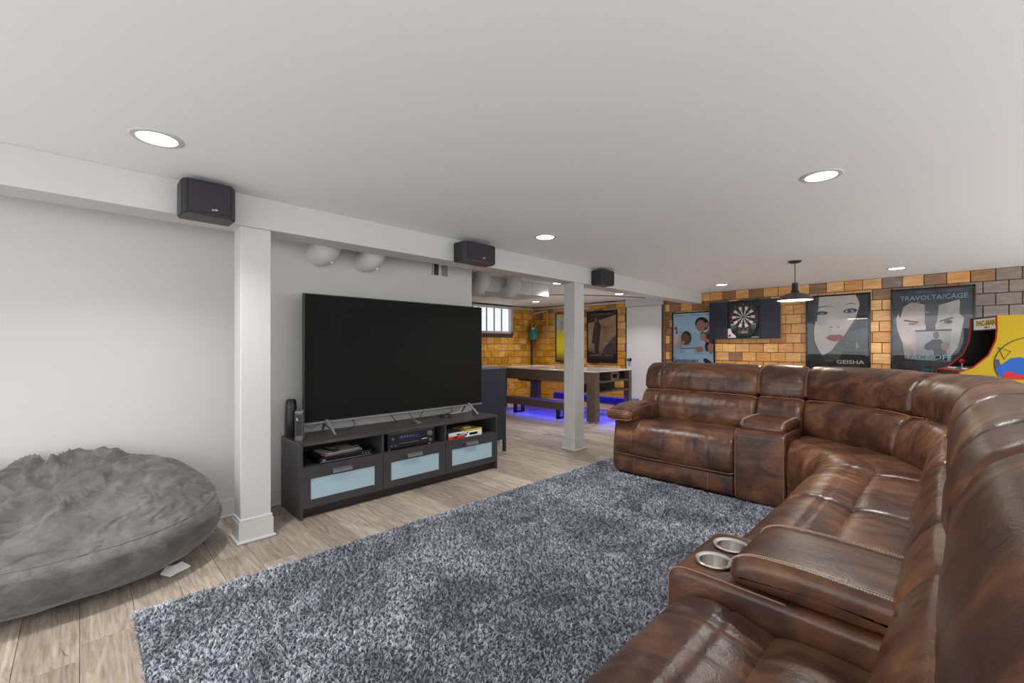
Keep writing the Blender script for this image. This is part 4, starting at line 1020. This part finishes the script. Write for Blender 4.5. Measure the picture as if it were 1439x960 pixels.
# ------------------------------------------------------------------ dartboard cabinet
DX0, DX1, DZ0, DZ1 = -2.66, -2.145, 1.335, 1.955; dy = YB-.010
t = thing('dartboard_cabinet', 'dark open dartboard cabinet with electronic dartboard on the tiled wall', 'dartboard', ((DX0+DX1)/2, dy, DZ0))
bm = new(); bx(bm, DX0, DX1, dy-.02, dy, DZ0, DZ1, bev=.002)
for a in ((DX0,DX0+.015,DZ0,DZ1),(DX1-.015,DX1,DZ0,DZ1)): bx(bm, a[0], a[1], dy-.09, dy, a[2], a[3], bev=.002)
bx(bm, DX0, DX1, dy-.09, dy, DZ1-.015, DZ1, bev=.002); bx(bm, DX0, DX1, dy-.09, dy, DZ0, DZ0+.015, bev=.002)
obj('cabinet_box', bm, M['navy'], t)
obj('cabinet_door', box(DX0-.275, DX0-.004, dy-.085, dy-.060, DZ0, DZ1, bev=.003), M['navy'], t); obj('cabinet_door', box(DX1+.004, DX1+.275, dy-.085, dy-.060, DZ0, DZ1, bev=.003), M['navy'], t)
cx, cz = -2.405, 1.69; R = .185
g = obj('dartboard', prism(new(), [(cx-.235,cz+.02),(cx-.21,cz+.15),(cx-.12,cz+.225),(cx,cz+.245),(cx+.12,cz+.225),(cx+.21,cz+.15),(cx+.235,cz+.02),(cx+.225,cz-.12),(cx+.16,cz-.27),(cx+.10,cz-.315),(cx-.10,cz-.315),(cx-.16,cz-.27),(cx-.225,cz-.12)],
    lambda u, v, w: (u, w, v), dy-.055, dy-.02), M['black'], t)
def wedge(bm, r0, r1, a0, a1, y, n=4):
    P = [(cx+r1*math.sin(a0+(a1-a0)*k/n), cz+r1*math.cos(a0+(a1-a0)*k/n)) for k in range(n+1)]+[(cx+r0*math.sin(a1-(a1-a0)*k/n), cz+r0*math.cos(a1-(a1-a0)*k/n)) for k in range(n+1)]
    prism(bm, P, lambda u, v, w: (u, w, v), y-.004, y)
for k in range(20):
    a0 = 2*math.pi*(k-.5)/20+.01; a1 = 2*math.pi*(k+.5)/20-.01
    c0 = M['white'] if k % 2 else M['grey']; c0 = flat(.60,.60,.58) if k % 2 else flat(.012,.012,.014); c1 = flat(.16,.02,.02) if k % 2 == 0 else flat(.03,.06,.07)
    bm = new(); wedge(bm, .024, .098, a0+.03, a1-.03, dy-.055); wedge(bm, .112, .170, a0, a1, dy-.055); obj('segment', bm, c0, g, kind='stuff')
    bm = new(); wedge(bm, .099, .111, a0, a1, dy-.055); wedge(bm, .171, .186, a0, a1, dy-.055); obj('ring_segment', bm, c1, g, kind='stuff')
    p = (cx+.207*math.sin(2*math.pi*k/20), cz+.207*math.cos(2*math.pi*k/20))
    num = [20,1,18,4,13,6,10,15,2,17,3,19,7,16,8,11,14,9,12,5][k]
    text('number', str(num), .026, PY(p[0], p[1], dy-.056), flat(.42,.22,.22) if k % 3 else flat(.5,.5,.5), g, ext=.0005)
obj('bullseye', cyl(new(), (cx,dy-.055,cz), (cx,dy-.060,cz), .020), flat(.12,.12,.12), g)
obj('display', box(cx-.08, cx+.08, dy-.060, dy-.055, cz-.275, cz-.215), flat(.05,.045,.05), g)
for z in (.235,.258): obj('readout', box(cx-.03, cx+.07, dy-.062, dy-.060, cz-z-.007, cz-z+.007), flat(.22,.22,.24), g)
bm = new()
for sx in (-1,1):
    for k in range(3):
        x = cx+sx*(.135+.022*k); cyl(bm, (x,dy-.07,cz-.13-.0*k), (x,dy-.07,cz-.20), .004, .002, 8); cyl(bm, (x,dy-.07,cz-.13), (x,dy-.07,cz-.105), .010, .012, 6)
obj('dart_rack', bm, M['silver'], g)
bm = prism(new(), [(DX0+.018,DZ0+.018),(DX0+.15,DZ0+.018),(DX0+.13,DZ0+.06),(DX0+.08,DZ0+.10),(DX0+.065,DZ0+.17),(DX0+.018,DZ0+.17)], lambda u, v, w: (u, w, v), dy-.060, dy-.056)
o = obj('scorecard', bm, flat(.55,.54,.56), t); obj('red_mark', prism(new(), ell(DX0+.045,DZ0+.055,.02,.02), lambda u, v, w: (u, w, v), dy-.062, dy-.060), M['red'], o)
obj('nameplate', box(DX1-.13, DX1-.02, dy-.092, dy-.09, DZ0+.018, DZ0+.034), M['silver'], t)
obj('lamp_clip', tube(new(), [(DX0+.2,dy-.09,DZ1+.006),(DX0+.3,dy-.10,DZ1+.014),(DX1-.02,dy-.08,DZ1+.006)], .007, 8), M['black'], t, smooth='auto')

# ------------------------------------------------------------------ arcade cabinet
AN = Vector((.265,5.60,0)); dirw = Vector((-.30,.954,0)).normalized(); fr = Vector((-dirw.y, dirw.x, 0))   # width axis, front normal
if fr.x > 0: fr = -fr
t = thing('arcade_cabinet', 'yellow and black arcade cabinet with red trim behind the sofa corner', 'arcade machine', (AN+dirw*.25-fr*.3)[:])
def fa(u, z, w): p = AN+fr*u+dirw*w; return (p.x, p.y, z)
SIDE = [(.30,.0),(.30,.72),(.235,.98),(.15,1.02),(.05,1.13),(.005,1.26),(-.003,1.36),(.0,1.478),(-.38,1.478),(-.42,1.44),(-.42,.0)]
for w0 in (-.0, .49):
    s = obj('side_panel', prism(new(), SIDE, fa, w0, w0+.018), M['yellow'] if w0 < .1 else M['black'], t)
    obj('edge_molding', tube(new(), [fa(u+.002, z, w0+.009) for u, z in SIDE[:8]], .0075, 8), M['red'], s, smooth='auto')
W0, W1 = .018, .49
def pan(nm, poly, m, a=W0, b=W1): return obj(nm, prism(new(), poly, fa, a, b), m, t)
pan('marquee', [(-.025,1.365),(-.018,1.365),(-.018,1.465),(-.025,1.465)], flat(.86,.90,.92))
pan('top_panel', [(-.02,1.462),(-.02,1.478),(-.38,1.478),(-.38,1.462)], M['black'])
pan('header_underside', [(-.02,1.355),(-.25,1.32),(-.25,1.335),(-.02,1.367)], M['black'])
pan('monitor_panel', [(-.24,1.33),(-.08,1.02),(-.10,1.01),(-.26,1.33)], M['blackg'])
cp = pan('control_panel', [(.225,.975),(.235,.995),(.14,1.015),(-.08,1.03),(-.08,.99)], M['black'])
pan('control_edge', [(.226,.985),(.238,.985),(.238,.998),(.226,.998)], M['red'])
pan('front_panel', [(.22,.98),(.225,.98),(.27,.72),(.27,.02),(.26,.02),(.255,.72)], flat(.05,.048,.05))
pan('back_panel', [(-.40,.02),(-.41,.02),(-.41,1.46),(-.40,1.46)], M['black'])
def stick(nm, u, w, z, m):
    p = Vector(fa(u, z, w)); bm = cyl(new(), p, p+Vector((0,0,.05)), .006, seg=10); o = obj('joystick', bm, M['steel'], cp)
    bm = new(); bmesh.ops.create_uvsphere(bm, u_segments=20, v_segments=12, radius=.022, matrix=Matrix.Translation(p+Vector((0,0,.062)))); b = obj('joystick_ball', bm, M['red'], t, smooth=True)
stick('a', .15, .22, 1.012, None)
for w in (.07,.12,.30,.36,.42): 
    p = Vector(fa(.17, 1.006, w)); obj('button', cyl(new(), p, p+Vector((0,0,.012)), .016, .013, 16), M['white'], t, smooth='auto')
# marquee lettering faces the front
def facing(u, z, w, tilt=0):
    p = Vector(fa(u, z, w)); X = -dirw; Z_ = fr; Y = Vector((0,0,1))
    m_ = Matrix((( X.x, Y.x, Z_.x, p.x), (X.y, Y.y, Z_.y, p.y), (X.z, Y.z, Z_.z, p.z), (0,0,0,1)))
    return m_ @ Matrix.Rotation(tilt, 4, 'X')
text('lettering', 'PAC-MAN', .066, facing(-.0165, 1.422, .25), M['yellow'], t, ext=.001, width=.36, bold=.003)
for w, c in ((.27,(.10,.45,.65)),(.20,(.75,.45,.02)),(.24,(.6,.05,.05))): obj('printed_shape', prism(new(), ell(w, 1.383, .016, .010, 10), lambda a, b, e: fa(e, b, a), -.018, -.0165), flat(*c), t)
# instruction strip on the bezel glass
def onmon(w, k, off=.004):   # k 0 bottom .. 1 top of monitor panel
    u = -.08-.16*k; z = 1.02+.31*k; return fa(u+off*.89, z+off*.46, w)
def quad(nm, w0, w1, k0, k1, m, off=.004):
    bm = new(); A = [onmon(w0,k0,off), onmon(w1,k0,off), onmon(w1,k1,off), onmon(w0,k1,off)]; B = [onmon(w0,k0,off-.003), onmon(w1,k0,off-.003), onmon(w1,k1,off-.003), onmon(w0,k1,off-.003)]
    a = [bm.verts.new(p) for p in A]; b = [bm.verts.new(p) for p in B]; bm.faces.new(a); bm.faces.new(b)
    for i in range(4): bm.faces.new((a[i], b[i], b[(i+1)%4], a[(i+1)%4]))
    return obj(nm, bm, m, t)
quad('bezel_strip', .10, .17, .02, .93, flat(.035,.035,.045))
quad('printed_shape', .115, .155, .12, .34, M['white'], .006); quad('printed_shape', .115, .155, .55, .68, M['yellow'], .006); quad('printed_shape', .11, .16, .80, .92, M['blue'], .006)
quad('bezel_strip', .02, .085, .02, .85, flat(.07,.07,.08))
rg = random.Random(3)
for k in range(9): a = rg.uniform(.025,.05); b = rg.uniform(.05,.8); quad('printed_shape', a, a+rg.uniform(.012,.03), b, b+.03, flat(.33,.33,.36), .006)
# abstract printed patches on the yellow side
def onside(poly, m, k): obj('printed_shape', prism(new(), [(u+.12, z) for u, z in poly], fa, -.0008*k, 0), m, t)
arc = [(-.09-.17*math.cos(a)+.0, 1.05+.20*math.sin(a)) for a in np.linspace(-.3, 2.2, 20)]
def S(u, z): return (u, z)
bmA = tube(new(), [fa(-.22+.24*math.cos(a), 1.06+.23*math.sin(a), -.002) for a in np.linspace(-.5, 1.9, 24)], .0035, 6); obj('outline', bmA, M['black'], t)
bmA = tube(new(), [fa(-.0,1.20,-.002), fa(-.08,1.17,-.002), fa(-.04,1.10,-.002), fa(-.01,1.19,-.002)], .003, 6); obj('outline', bmA, M['black'], t)
onside([(-.10,1.03),(-.10,1.10),(-.13,1.10),(-.15,1.0),(-.12,.97)], flat(.02,.04,.07), 1)
onside([(-.10,1.015),(-.16,1.07),(-.20,1.11),(-.26,1.12),(-.31,1.10),(-.335,1.04),(-.335,.93),(-.15,.93)], M['blue'], 2)
onside([(-.155,.93),(-.16,.985),(-.20,1.0),(-.24,.975),(-.33,.97),(-.33,.93)], M['red'], 3)
print('tiles', n1, n2, 'objects', len(bpy.data.objects))
